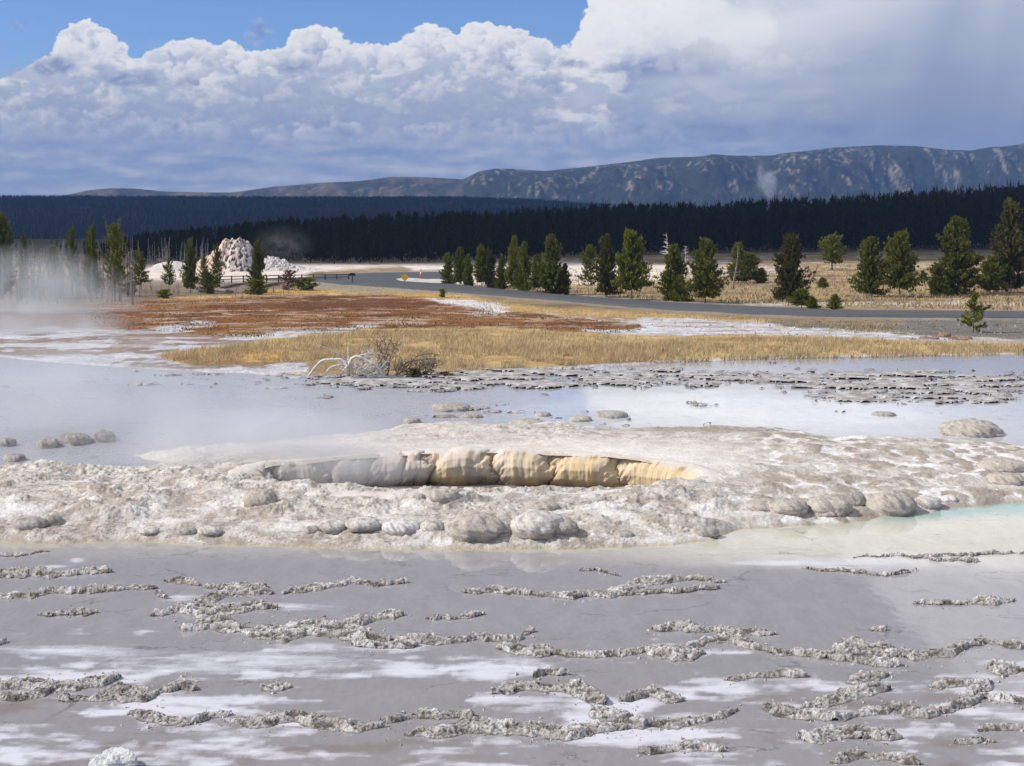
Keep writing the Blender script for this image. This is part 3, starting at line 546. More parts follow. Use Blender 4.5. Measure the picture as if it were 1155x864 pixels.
# =============================================================== far hills, mountains
def hill_z(X,Y):
    sk=[(-900,223),(-300,222),(0,221.5),(80,221),(140,222),(300,222),(420,222.5),(520,222),(600,225),(680,230),(760,234),(900,240),(2000,245)]
    top=np.interp(577.5+F*X/Y,*zip(*sk))+3.2; zt=CAMH-(top-HZ)/F*4500; t=sst(1700,4500,Y); z=-62+(zt+62)*(1-(1-t)**1.5)
    return z+t*(1-t)*4*26*fbm(X/500,Y/420,5,31)*.8+2.5*fbm(X/26,Y/60,3,36)
def hills():
    # dark wooded hill beyond the forest
    Yr=np.linspace(1700,4600,90); s=np.linspace(-1,.7,500); Y=np.repeat(Yr[:,None],500,1); X=s[None]*Y; z=hill_z(X,Y)
    n=fbm(X/420,Y/900,5,41); c=np.zeros(X.shape+(3,))+lin((34,42,28)); c=mixc(c,lin((64,52,48)),sst(.0,.35,n)*.8)
    m=attr_mat('wooded_hill',scales=((.006,.2),(.03,.35),(.12,.4)),rough=1,bump=(.08,1,8))
    tag(mesh_np('wooded_hill',np.stack([X,Y,z],-1).reshape(-1,3),grid_faces(*X.shape),m,attrs={'col':c.reshape(-1,3)}),kind='structure')
    # mountains
    sk=[(-1200,222),(-300,224),(60,223),(80,219),(100,214.5),(125,213),(150,213),(190,216.5),(260,217.5),(310,211),(360,207),(400,205),(420,203),(440,199.5),(470,199.5),(500,201),(522,202.5),(540,194),(560,191),(590,192),(615,193.5),(650,190),(700,184.5),(740,179),(780,178),(820,176),(870,176),(905,172),(940,168),(990,165),(1030,166),(1070,171),(1095,171.5),(1120,168),(1155,164),(1300,160),(1600,170),(2400,190)]
    nr,nc=240,1000; Y0,Y1=6200,8200; Yr=np.linspace(Y0,Y1,nr); s=np.linspace(-.75,.75,nc); Y=np.repeat(Yr[:,None],nc,1); X=s[None]*Y
    top=np.interp(577.5+F*s,*zip(*sk)); zt=(CAMH-(top-HZ)/F*7400)[None]; t=np.clip((Y-Y0)/(7400-Y0),0,1)
    spur=billow(X/900,Y/1500,6,51,.5)*1.25+.28*fbm(X/260,Y/420,6,57,.55)
    tt=np.clip(t*(1.25)-spur*.75+.12,0,1); prof=sst(0,1,tt)**.85; prof=np.where(t>=.99,1,prof*(1-t**6)+t**6)
    z=-70+(zt+70)*prof-(Y>7400)*(Y-7400)*.05
    n=fbm(X/130,Y/400,5,61,.6); n2=fbm(X/26,Y/120,5,66,.7); right=sst(480,560,577.5+F*X/Y)
    c=np.zeros(X.shape+(3,))+lin((44,52,36)); bare=sst(.05,.25,n*.6+1.0*n2-.10); c=mixc(c,lin((150,136,120)),bare*.75*sst(.15,.5,prof)); left=1-right; c=mixc(c,lin((112,98,82)),left*.7*sst(-.2,.2,n))
    m=attr_mat('mountain_slope',scales=((.012,.25),(.05,.4)),rough=1,bump=(.03,1,12))
    tag(mesh_np('mountains',np.stack([X,Y,z],-1).reshape(-1,3),grid_faces(nr,nc),m,attrs={'col':c.reshape(-1,3)}),kind='structure')
def shade_cloud(foot,alt,thick=120,seed=0):
    """a cloud high overhead, placed up the sun's slant so that its shade falls on the ground polygon foot"""
    k=alt/math.tan(SUN_EL); ox=math.sin(SUN_AZ)*k; oy=math.cos(SUN_AZ)*k; P=[(x+ox,y+oy) for x,y in foot]
    xs=[p[0] for p in P]; ys=[p[1] for p in P]; st=max((max(ys)-min(ys)),(max(xs)-min(xs)))/260
    X,Y=np.meshgrid(np.arange(min(xs)-60,max(xs)+60,st),np.arange(min(ys)-60,max(ys)+60,st)); d=sdf(X,Y,P)+fbm(X/90,Y/90,4,seed)*22
    up=thick*np.sqrt(np.clip(d/200,0,1))*(.6+.8*billow(X/300,Y/300,5,seed+3)); V=[];Fc=[]
    top=np.stack([X,Y,alt+up],-1).reshape(-1,3); bot=np.stack([X,Y,alt-.12*up-.2],-1).reshape(-1,3); kp=d>-st
    f=grid_faces(*X.shape,keep=kp); n=len(top)
    m,nt,b=node_mat('shade_cloud_surface'); b.inputs['Base Color'].default_value=(.9,.9,.92,1); b.inputs['Roughness'].default_value=1; b.inputs['Specular IOR Level'].default_value=0
    t=N_(nt,'ShaderNodeBsdfTranslucent'); t.inputs[0].default_value=(.9,.9,.92,1); ms=N_(nt,'ShaderNodeMixShader'); ms.inputs[0].default_value=.05; o=nt.nodes['Material Output']; nt.links.new(b.outputs[0],ms.inputs[1]); nt.links.new(t.outputs[0],ms.inputs[2]); nt.links.new(ms.outputs[0],o.inputs[0])
    tag(mesh_np('shade_cloud',np.concatenate([top,bot]),np.concatenate([f,f[:,::-1]+n]),m),kind='structure')
def haze():
    mb=MB(); mb.box((0,4200,150),(16000,9400,430)); m=bpy.data.materials.new('haze'); m.use_nodes=True; nt=m.node_tree; nt.nodes.clear()
    o=nt.nodes.new('ShaderNodeOutputMaterial'); v=nt.nodes.new('ShaderNodeVolumePrincipled'); v.inputs['Color'].default_value=(.32,.52,1,1); v.inputs['Density'].default_value=HAZE; v.inputs['Anisotropy'].default_value=.2
    nt.links.new(v.outputs[0],o.inputs['Volume']); tag(mb.build('haze',m),'thin blue air haze over the far hills','haze',kind='stuff')
HAZE=.00009
hills()
shade_cloud([(-2600,300),(-260,289),(-80,292),(20,300),(120,345),(260,385),(420,400),(2600,430),(2600,5200),(-2600,5200)],1250,200,5)  # unseen slab added overhead, outlined to shade the forest and far hill
haze()
# =============================================================== trees
NEEDLE=leaf_mat('pine_needles',[(.06,.075,.010),(.135,.15,.017),(.23,.235,.034),(.09,.11,.014)],.25)
NEEDLE_Y=leaf_mat('pine_needles_bright',[(.07,.095,.010),(.16,.18,.018),(.24,.24,.035)],.3)
NEEDLE_R=leaf_mat('pine_needles_rusty',[(.03,.05,.010),(.08,.085,.018),(.13,.10,.03),(.045,.065,.014)],.25)
NEEDLE_D=leaf_mat('forest_needles',[(.008,.013,.005),(.013,.022,.007),(.022,.032,.009)],.15)
NEEDLE_G=leaf_mat('dead_twigs',[(.10,.09,.08),(.17,.155,.14),(.24,.22,.20)],.1)
BARK=plain_mat('pine_bark',(.13,.10,.075),.35,9,.95,(14,.7,.03)); GREYWOOD=plain_mat('weathered_wood',(.22,.205,.19),.35,7,.9,(18,.6,.02),stretch=(1,1,.3))
BLEACH=plain_mat('bleached_wood',(.60,.57,.54),.25,8,.85,(20,.6,.02))
def crown_mesh(name,rng,h,hw,mat,n_br,tuft,prof,z0=.08,irr=.25,lean=0,tri=6,gaps=.1,droop=.15):
    """branches in whorls; every branch carries clumps of needle-sized blades"""
    V=[];Fc=[]
    def blade(p,d,l,w):
        s=np.cross(d,rng.normal(size=3)); s/=np.linalg.norm(s)+1e-6; b=len(V)
        V.extend([p-s*w*.5-d*l*.1,p+s*w*.5-d*l*.1,p+d*l]); Fc.append((b,b+1,b+2))
    side=rng.uniform(0,6.28); sa=rng.uniform(.75,1,8)
    for k in range(n_br):
        u=(k+rng.rand())/n_br; z=h*(z0+(1-z0)*u**.92); ang=rng.uniform(0,6.28)
        if rng.rand()<gaps and u<.8: continue
        R=1.12*hw*prof(u)*(1-irr+irr*2*rng.rand())*sa[int(ang/6.29*8)]*(1+.22*math.sin(u*13+side+ang))
        R=max(R,.02*h); el=-droop+ .75*u**1.5+rng.uniform(-.15,.2)
        d=np.array([math.cos(ang)*math.cos(el),math.sin(ang)*math.cos(el),math.sin(el)]); o=np.array([lean*z,0,z])
        m=max(1,int(R/(tuft*.62)))
        for j in range(m+1):
            t=(j+.4+.5*rng.rand())/(m+.6)
            if t<.25 and R>tuft*1.6 and rng.rand()<.6: continue
            p=o+d*R*t+rng.normal(size=3)*tuft*.18; p[2]+=.12*R*t*t
            for q in range(tri):
                dd=d*.55+rng.normal(size=3)*.6; dd[2]+=.25; dd/=np.linalg.norm(dd); blade(p+rng.normal(size=3)*tuft*.12,dd,tuft*rng.uniform(.6,1.1),tuft*rng.uniform(.28,.5))
    for q in range(8): blade(np.array([lean*h,0,h*(.93+.01*q)]),np.array([rng.uniform(-.3,.3),rng.uniform(-.3,.3),1.]),tuft*.8,tuft*.3)
    me=bpy.data.meshes.new(name); me.from_pydata(np.array(V).tolist(),[],Fc); me.materials.append(mat); return me
def trunk_mesh(name,rng,h,r,mat,lean=0,limbs=8,hw=1.,nolimb=.15):
    mb=MB(); n=7; mb.tube([(lean*h*t+.02*h*math.sin(t*5+r*40)*t,.0,h*t*.97-.15) for t in np.linspace(0,1,n)],[r*(1-.9*t)*(1.25 if t==0 else 1) for t in np.linspace(0,1,n)],7)
    for k in range(limbs):
        u=rng.uniform(nolimb,.85); a=rng.uniform(0,6.28); R=hw*(1-u)*rng.uniform(.4,.8)+.1; z=h*u
        mb.tube([(lean*z,0,z),(lean*z+math.cos(a)*R*.5,math.sin(a)*R*.5,z+.04*R),(lean*z+math.cos(a)*R,math.sin(a)*R,z+.2*R)],[r*.28,r*.18,r*.06],4)
    me=bpy.data.meshes.new(name); me.from_pydata(mb.v,[],mb.f); me.materials.append(mat); return me
cone=lambda p:(lambda u:(1-u)**p*.96+.04 if u>.12 else (.72+2.2*u)*(1-u)**p)
oval=lambda u:(math.sin(math.pi*min(1,(u*.78+.22)))**.7)*.95+.05
def add_tree(name,x,y,z,cm,tm,sx,sz,rz,label,cat,group=None):
    r=empty(name,(x,y,z),rz,label,cat,group); r.scale=(sx,sx,sz)
    for n_,me in (('trunk',tm),('crown',cm)):
        if me is not None: o=bpy.data.objects.new(n_,me); link(o,r)
    return r
def trees():
    rng=np.random.RandomState(7); PR={}
    def proto(kind,i):
        if (kind,i) in PR: return PR[kind,i]
        rg=np.random.RandomState(100+i*13+hash_(kind))
        if kind in('pine','rusty','bright'):
            mat={'pine':NEEDLE,'rusty':NEEDLE_R,'bright':NEEDLE_Y}[kind]
            cm=crown_mesh(kind+'_crown',rg,1.,.5,mat,330,.058,cone(rg.uniform(.45,.85)),[.04,.12,.06,.17,.03][i%5],.26,0,9,.07,.12); tm=trunk_mesh('trunk',rg,.98,.022,BARK,0,8,.45)
        elif kind=='thin':
            cm=crown_mesh('thin_crown',rg,1.,.5,NEEDLE,130,.055,cone(.5),.26,.35,0,8,.18,.05); tm=trunk_mesh('trunk',rg,.98,.016,BARK,0,14,.4)
        elif kind=='round':
            cm=crown_mesh('round_crown',rg,1.,.5,NEEDLE,170,.065,oval,.22,.2,0,8,.05,.0); tm=trunk_mesh('trunk',rg,.75,.045,BARK,0,8,.5)
        elif kind=='bush':
            cm=crown_mesh('bush_crown',rg,1.,.5,NEEDLE_Y,90,.13,oval,.04,.3,0,8,.05,.1); tm=trunk_mesh('trunk',rg,.7,.04,BARK,0,5,.5)
        elif kind=='sparse':
            cm=crown_mesh('sapling_crown',rg,1.,.5,NEEDLE_Y,46,.10,cone(.7),.05,.45,0,9,.25,-.1); tm=trunk_mesh('trunk',rg,.95,.022,BARK,0,10,.5)
        elif kind=='deadbush':
            cm=crown_mesh('bush_crown',rg,1.,.5,leaf_mat('rusty_twigs',[(.10,.05,.035),(.18,.09,.06)],.1),70,.11,oval,.02,.3,0,6,.1,.1); tm=trunk_mesh('trunk',rg,.7,.04,GREYWOOD,0,12,.6)
        PR[kind,i]=(cm,tm); return PR[kind,i]
    def hash_(s): return sum(ord(c) for c in s)
    G1='young pines in the row where the road curves'; G2='pines scattered beyond the road'; G3='small trees in front of the white geyser cone'
    T=[ # px, top row, base row, half width, kind, name, label, group
     (505,288,322,7.5,'pine','pine_tree','leftmost narrow young pine of the row beside the road curve',G1),
     (518.5,282,323,8.5,'bright','pine_tree','second pine from the left end of the row beside the road curve',G1),
     (528,289,324,7,'pine','pine_tree','short pine just right of the two left end pines of the roadside row',G1),
     (543,281,325.5,9.5,'bright','pine_tree','bright green pine, fourth from the left in the roadside row',G1),
     (553,285,326,8,'rusty','pine_tree','yellowish pine leaning on the bright fourth pine of the roadside row',G1),
     (566,291,328,7.5,'pine','pine_tree','low pine filling the gap before the tall middle pines of the roadside row',G1),
     (579.5,270,329,9,'pine','pine_tree','tall slim pine in the middle of the roadside row',G1),
     (591,276,330,9.5,'bright','pine_tree','tall bright pine standing right of the slim middle pine of the roadside row',G1),
     (606,291,331,8.5,'pine','pine_tree','shorter pine tucked left of the tall right end pine of the roadside row',G1),
     (622,268,333,17,'pine','pine_tree','tallest and widest pine, right end of the roadside row',G1),
     (637,300,333,7,'pine','pine_tree','tiny pine at the right foot of the widest roadside row pine',G1),
     (664,282,335,11,'thin','pine_tree','thin open pine with bare lower trunk, left of a close group of three',G2),
     (684,268,336,14,'rusty','pine_tree','middle pine of the close group of three, open with visible trunk',G2),
     (712.5,266,339,19,'pine','pine_tree','broad dense pine, right of the close group of three',G2),
     (760,279,340.5,17,'pine','pine_tree','wide dark pine just right of the white dead snag',G2),
     (768,312,341,9,'pine','pine_tree','small pine squeezed between two wide dark pines beside the road',G2),
     (795.5,274,342.5,20,'pine','pine_tree','broad very dark pine at the road edge, right of the small squeezed one',G2),
     (833,276,319.5,13,'pine','pine_tree','rounded pine farther back behind the grey snag',G2),
     (847,288,320,12,'pine','pine_tree','low pine touching the right side of the rounded pine farther back',G2),
     (859,303,320,8,'pine','pine_bush','low dark pine bush at the right end of the farther clump',G2),
     (892,270,340.5,19,'rusty','pine_tree','pine with a rusty brown top standing alone beyond the road',G2),
     (938.5,269,305,14,'round','round_tree','lone round topped tree on a short trunk far out in the dry meadow',None),
     (982,271,335,18,'pine','pine_tree','dark pine, left half of a touching pair beyond the road',G2),
     (1015,267,336,21,'pine','pine_tree','wider dark pine, right half of a touching pair beyond the road',G2),
     (1080,249,333.5,27,'pine','pine_tree','big broad pine with a heavy rounded top near the right edge',G2),
     (1058,300,334,11,'pine','pine_tree','small dark pine at the left foot of the big broad pine',G2),
     (1117,291,332,15,'pine','pine_tree','short pine between the two big pines at the right edge',G2),
     (1140,230,331,24,'rusty','pine_tree','tallest pine of all, olive brown, at the right edge',G2),
     (904,328,348,13,'pine','pine_bush','dark green bush at the foot of the rusty topped pine by the road',None),
     (916,335,349.5,8,'bright','pine_bush','small olive bush right beside the dark bush at the road edge',None),
     (942,333,350,8,'bright','pine_bush','small bright bush alone at the road edge',None),
     (928,314,326,7,'bright','meadow_bush','pale sage bush out in the meadow behind the leaning snag',None),
     (1041,306,318,5.5,'bright','meadow_bush','small bush between the touching pair and the big broad pine',None),
     (1098,334,376,19,'sparse','pine_sapling','bright green ragged young pine on the gravel slope below the road',None),
     (158,288,334,13,'thin','small_tree','open pine with orange green top, left end of the trees before the cone',G3),
     (190,296,331,9,'thin','small_tree','very sparse small tree in front of the low white hump',G3),
     (214.5,273,331,11,'pine','small_tree','darkest densest tree, left of the geyser cone',G3),
     (230,294,332,9,'thin','small_tree','short loose tree at the left foot of the geyser cone',G3),
     (245,283,337,10,'thin','small_tree','pale grey green tree in front of the pink side of the cone',G3),
     (290,274,331,12,'pine','small_tree','slender tree in front of the right flank of the cone',G3),
     (147,321,335,6,'bush','green_bush','small bright bush below the orange green tree',None),
     (235,309,332,8,'bush','green_bush','bright green bush at the left foot of the cone trees',None),
     (185,328,337,6,'bush','green_bush','low bush among grey sticks under the sparse tree',None),
     (289,317,333,10,'bush','green_bush','yellow green bush at the base of the slender tree before the cone',None),
     (346,315,328,11,'bush','green_bush','dense green bush on the bank left of the small dark signpost',None),
     (325,307,328,9,'deadbush','rusty_bush','rust brown dead bush right of the fence corner',None),
     (344,0,0,0,'','','',None),
     (499,327,336,3.5,'bush','green_bush','tiny dark bush on the near road verge',None),
    ]
    for i,(px,tp,bp,hw,kind,name,label,gr) in enumerate(T):
        if not kind: continue
        p=at(px,bp); h=(bp-tp)/F*p.y; w=hw/F*p.y*2; cm,tm=proto(kind,i%5 if kind in('pine','thin','rusty','bright') else i%2)
        add_tree(name,p.x,p.y,p.z+.04,cm,tm,w*(.85 if gr==G3 else 1.07),h,rng.uniform(0,6.28),label,{'small_tree':'tree','pine_tree':'pine tree','round_tree':'tree','pine_sapling':'young pine'}.get(name,'bush'),gr)
    # steam-greyed big tree at the left edge and the living trees of the left grove
    for px,tp,bp,hw,kind,label in [(1,248,338,16,'pine','big dark pine cut by the left edge of the picture'),(80,264,338,8,'thin','slim green topped pine behind the steam, left of its taller twin'),(103,261,340,9,'pine','slim green topped pine rising out of the steam'),(129,260,342,14,'thin','dusky pine at the right end of the steaming grove'),(60,283,338,7,'thin','small yellowish pine inside the steam'),(27,270,337,7,'thin','grey green pine beside the big pine at the left edge')]:
        p=at(px,bp); h=(bp-tp)/F*p.y; cm,tm=proto(kind,3); add_tree('pine_tree',p.x,p.y,p.z,cm,tm,hw/F*p.y*2,h,rng.uniform(0,6),label,'pine tree','living pines in the steaming grove')
    # ---- dead snags
    def snag_mesh(rg,mat,nb=16,lean=0,bl=.16):
        mb=MB(); mb.tube([(lean*t+.012*math.sin(7*t),0,t-.03) for t in np.linspace(0,1,7)],[.018*(1-.8*t) for t in np.linspace(0,1,7)],6)
        for k in range(nb):
            u=rg.uniform(.2,.95); a=rg.uniform(0,6.28); L=bl*(1.15-u)*rg.uniform(.4,1.2); z=u
            mb.tube([(lean*u,0,z),(lean*u+math.cos(a)*L*.6,math.sin(a)*L*.6,z+L*.1),(lean*u+math.cos(a)*L,math.sin(a)*L,z+L*rg.uniform(-.1,.45))],[.006,.004,.0015],4)
        me=bpy.data.meshes.new('snag'); me.from_pydata(mb.v,[],mb.f); me.materials.append(mat); return me
    SN=[snag_mesh(np.random.RandomState(40+i),GREYWOOD,rng.randint(18,44),rng.uniform(-.10,.10)) for i in range(6)]
    SW=[snag_mesh(np.random.RandomState(60+i),BLEACH,34,.0,.34) for i in range(2)]
    def snag(px,tp,bp,me,label,group=None,lean=0,s=1.):
        p=at(px,bp); h=(bp-tp)/F*p.y; o=bpy.data.objects.new('dead_tree',me); link(o); o.location=p; o.scale=(h*s,h*s,h); o.rotation_euler=(0,lean,rng.uniform(0,6) if not lean else 0); tag(o,label,'dead tree',group)
    for k in range(120):
        px=rng.uniform(-14,152); bp=rng.uniform(326,345); snag(px,bp-rng.uniform(20,66),bp,SN[k%6],'bare grey dead trunk in the steaming grove at the left','bare dead trunks in the steaming grove',s=rng.uniform(1.0,1.7))
    for k in range(46):
        px=rng.uniform(134,262); bp=rng.uniform(296,302); snag(px,bp-rng.uniform(16,34),bp,SN[k%6],'pale dead trunk at the forest front left of the cone','pale dead trunks left of the cone')
    for k in range(70):
        px=rng.uniform(140,335); bp=rng.uniform(324,337); snag(px,bp-rng.uniform(5,15),bp,SN[k%6],'short grey dead stick in the scrub before the cone','dead sticks in the scrub before the cone',s=1.7)
    snag(752,261,304,SW[0],'bleached white snag with stubby branches between the pine groups'); snag(773,276,305,SW[1],'fainter grey snag just right of the bleached white one')
    snag(827,276,327,SN[1],'tall thin grey snag in front of the rounded farther pine',s=1.3)
    # leaning broken snag in the meadow
    p=at(917,317); mb=MB(); k=p.y/F; mb.tube([(-4*k,0,-.1),(0,0,5*k),(6*k,0,19*k)],[1.6*k,1.3*k,.5*k],6); mb.tube([(-1*k,0,4*k),(4*k,.2,1*k),(5*k,0,-.1)],[1.3*k,1.1*k,.8*k],6)
    tag(mb.build('broken_snag',plain_mat('rotten_wood',(.24,.15,.12),.4,3),loc=p),'leaning broken snag on two legs in the dry meadow','dead tree')
    # ---- the forest front: individual dark conifers, then the mass behind
    FT=[];rg=np.random.RandomState(77)
    for i in range(6): FT.append((crown_mesh('conifer_crown',rg,1.,.5,NEEDLE_D,64,.10,cone(rg.uniform(.55,.9)),.10,.35,0,5,.05,.1),trunk_mesh('conifer_trunk',rg,.98,.014,BARK,0,3,.3)))
    skl=[(-200,262),(120,270),(140,266),(200,259),(260,255),(300,250),(400,246),(450,243),(560,240),(640,236),(700,233),(800,232),(870,228),(960,224),(1155,213),(1500,205)]
    def base_y(px): return np.interp(px,[-400,130,400,520,760,1155,1700],[300,296,298,296,286.5,281,281])
    N=230
    for k in range(N):
        px=130+(1170-130)*(k+rng.uniform(.1,.9))/N; row=k%3; Y=float(y_of(base_y(px)))+[0,7,15][row]+rng.uniform(-2,3); X=(px-577.5)/F*Y; z=float(zprof(Y))
        top=np.interp(px,*zip(*skl)); H=(CAMH-z)-(top-HZ)/F*Y; h=H*rng.uniform(*[(.72,.9),(.8,.96),(.86,1.02)][row]); cm,tm=FT[k%6]
        add_tree('conifer',X,Y,z-.1,cm,tm,h*rng.uniform(.26,.36),h,rng.uniform(0,6.28),'dark conifer in the front ranks of the dense forest behind the meadow','conifer','front ranks of the dense conifer forest')
    # the rest as one mass
    rg=np.random.RandomState(5); src=[]
    for cm,tm in FT[:4]:
        v=np.empty(len(cm.vertices)*3,np.float32); cm.vertices.foreach_get('co',v); v=v.reshape(-1,3,3); src.append(v[rg.rand(len(v))<.30])
    out=[]
    for k in range(1500):
        px=rg.uniform(90,1500) if k%7 else rg.uniform(-200,1900); Y=float(y_of(base_y(px)))+20+rg.rand()**1.3*170; X=(px-577.5)/F*Y; z=float(zprof(Y)) if Y<600 else -7
        top=np.interp(px,*zip(*skl)); H=(CAMH-z)-(top-HZ)/F*Y; h=H*rg.uniform(.84,1.04); 
        if px<150: h*=.8
        s=src[k%4].copy(); a=rg.uniform(0,6.28); w=h*rg.uniform(.28,.4); sc=1.5
        c_=s.mean(1,keepdims=True); s=c_+(s-c_)*sc; x=s[...,0]*math.cos(a)-s[...,1]*math.sin(a); y=s[...,0]*math.sin(a)+s[...,1]*math.cos(a)
        out.append(np.stack([x*w+X,y*w+Y,s[...,2]*h+z],-1))
    V=np.concatenate(out).reshape(-1,3); tag(mesh_np('distant_forest',V,np.arange(len(V)).reshape(-1,3),NEEDLE_D,smooth=False),'dense dark conifer forest massed behind its front ranks','forest',kind='stuff')
    # small conifers over the far wooded hill
    n=30000; px=rg.uniform(-250,1250,n); Y=1900+2640*rg.rand(n)**.7; X=(px-577.5)/F*Y; z=hill_z(X,Y); h=rg.uniform(7,15,n); w=h*.2; a=rg.uniform(0,6.28,n); P=[]
    for j in range(3): P.append(np.stack([X+np.cos(a+2.1*j)*w,Y+np.sin(a+2.1*j)*w,z-1],-1))
    P.append(np.stack([X,Y,z+h],-1)); V=np.stack(P,1).reshape(-1,3); b=np.arange(n)[:,None]*4; Fc=np.concatenate([b+[0,1,3],b+[1,2,3],b+[2,0,3]])
    tag(mesh_np('hill_forest',V,Fc,NEEDLE_D,smooth=False),'dark conifers covering the far low hill below the mountains','forest',kind='stuff')
trees()
# =============================================================== dry grass
def grass():
    rg=np.random.RandomState(3)
    def blades(name,poly,n,h0,w0,mat,label,thr=-.2,zo=0,pts=None):
        xs=[p[0] for p in poly]; ys=[p[1] for p in poly]; px=rg.uniform(min(xs),max(xs),n).astype(np.float32); py=rg.uniform(min(ys),max(ys),n).astype(np.float32)
        Y=y_of(py); X=(px-577.5)/F*Y; nn=fbm((X*.3).astype(np.float32),(Y*.15).astype(np.float32),4,71)+.5*fbm((X*1.5).astype(np.float32),(Y*.8).astype(np.float32),3,75)
        w1=fbm(X*.11,Y*.05,5,501); k=inside(px+14*w1,py+3*w1,poly)&(nn>thr-.25*rg.rand(n)); px,py,X,Y,nn=px[k],py[k],X[k],Y[k],nn[k]; m=len(X); Z=zprof(Y)+.0+zo
        hgt=h0*(.55+.7*rg.rand(m))*(1+.5*nn); a=rg.uniform(0,6.28,m); w=w0*(.6+.8*rg.rand(m)); tx=rg.normal(size=m)*.35*hgt+.12*hgt; ty=rg.normal(size=m)*.3*hgt
        p0=np.stack([X-np.cos(a)*w,Y-np.sin(a)*w,Z],-1); p1=np.stack([X+np.cos(a)*w,Y+np.sin(a)*w,Z],-1); p2=np.stack([X+tx,Y+ty,Z+hgt],-1)
        V=np.stack([p0,p1,p2],1).reshape(-1,3); tag(mesh_np(name,V,np.arange(len(V)).reshape(-1,3),mat,smooth=False),label,'grass',kind='stuff')
    straw=leaf_mat('dry_straw',[(.40,.29,.15),(.54,.42,.24),(.64,.53,.34),(.47,.36,.20)],.35); tan=leaf_mat('tan_grass',[(.26,.20,.12),(.38,.30,.18),(.48,.40,.26)],.35); rust=leaf_mat('rusty_grass',[(.12,.068,.028),(.18,.115,.048),(.27,.20,.10)],.3)
    g1=[(x,y+(2.5 if y<392 else -.5)) for x,y in GOLD1]
    blades('dry_grass',g1,130000,.34,.022,straw,'golden dry grass in the band between pool and rusty flat',.0)
    blades('verge_grass',GOLD2+[],14000,.22,.04,straw,'low yellow grass between the grove and the rusty flat',-.1)
    blades('rusty_grass',RED1,26000,.15,.05,rust,'short rust red growth over the flat left of centre',.0)
    blades('meadow_grass',[(x,y) for x,y in MEADOW],42000,.40,.07,tan,'tan bunch grass across the meadow beyond the road',.0,.04)
    blades('roadside_grass',GOLD3,9000,.28,.04,straw,'straw coloured grass along the near road verge',-.1)
    blades('slope_grass',[(860,363),(1010,364),(1010,376),(960,374),(870,367)],5000,.22,.035,tan,'sparse straw tufts on the gravel slope',.0)
grass()
# =============================================================== sinter domes, ridges, rocks
SIN=sinter_mat('sinter_dome',((4,.10),(22,.2),(90,.16)),(30,.9,.04)); RID=sinter_mat('sinter_ridge',((3,.10),(16,.22),(60,.2)),(28,1.0,.05))
def ground_h(x,y): return float(max(0,hmound(np.full((1,),x,np.float32),np.full((1,),y,np.float32))[0]))
def dome(px,base,hw,hp,label,group,tone=0,seed=0,name='sinter_dome'):
    z0=0.
    for _ in range(3):
        Yf=(CAMH-z0)*F/(base-HZ); X=(px-577.5)/F*Yf; r=hw/F*Yf; ry=r*.85; Yc=Yf+ry; z0=ground_h(X,Yc) if Yc<52 else 0.
    z0=min(z0,.5); H=max(hp/F*Yf-.10*ry,.34*r)*.92
    H*=.80 if group==GF else 1; ry*=1.1
    nu,nv=84,34; u=np.linspace(0,2*np.pi,nu,endpoint=False)[None]; t=np.linspace(0,1,nv)[:,None]
    R=np.interp(t,[0,.2,.4,.55,.7,.82,.92,1],[0.001,.36,.66,.85,.97,1.0,.97,.95]); Z=np.interp(t,[0,.2,.4,.55,.7,.82,.92,1],[1,.96,.84,.68,.42,.2,.0,-.35])
    lob=1+.10*fbm(np.cos(u)*1.3+seed*3.1,np.sin(u)*1.3,3,seed); x=R*np.cos(u)*lob*r; y=R*np.sin(u)*lob*ry; z=Z*H+0*u
    e1=fbm(x/r*1.2+z*2+seed,y/r*1.2-z*2,3,seed+3); e2=fbm(x*5+z*6+seed,y*5-z*5,4,seed+9); e3=worley(x*9+z*5+seed*2,y*9-z*6,seed)[0]; e4=worley(x*2.6+z*3+seed*2,y*2.6-z*3,seed+4)[0]
    k=1+.20*e1+.10*e2-.06*e3-.14*e4; x=x*k; y=y*k; z=z*(1+.16*e1+.10*e2)-.012*e3
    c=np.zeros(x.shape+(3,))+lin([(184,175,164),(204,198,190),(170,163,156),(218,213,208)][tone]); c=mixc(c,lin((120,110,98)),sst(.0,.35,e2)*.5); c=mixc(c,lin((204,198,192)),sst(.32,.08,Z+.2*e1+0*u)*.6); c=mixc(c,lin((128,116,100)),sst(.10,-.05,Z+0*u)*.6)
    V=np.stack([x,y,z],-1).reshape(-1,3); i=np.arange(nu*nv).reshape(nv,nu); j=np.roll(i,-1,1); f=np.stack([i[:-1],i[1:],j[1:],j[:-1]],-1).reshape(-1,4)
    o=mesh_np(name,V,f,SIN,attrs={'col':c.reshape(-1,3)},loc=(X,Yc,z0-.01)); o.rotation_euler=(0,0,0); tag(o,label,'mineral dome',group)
GF='rounded domes along the near shore of the mound'; GR='knobby domes on the right end of the mound'; GB='domes in the milky pool behind the crater'; GL='domes in steam at the left'
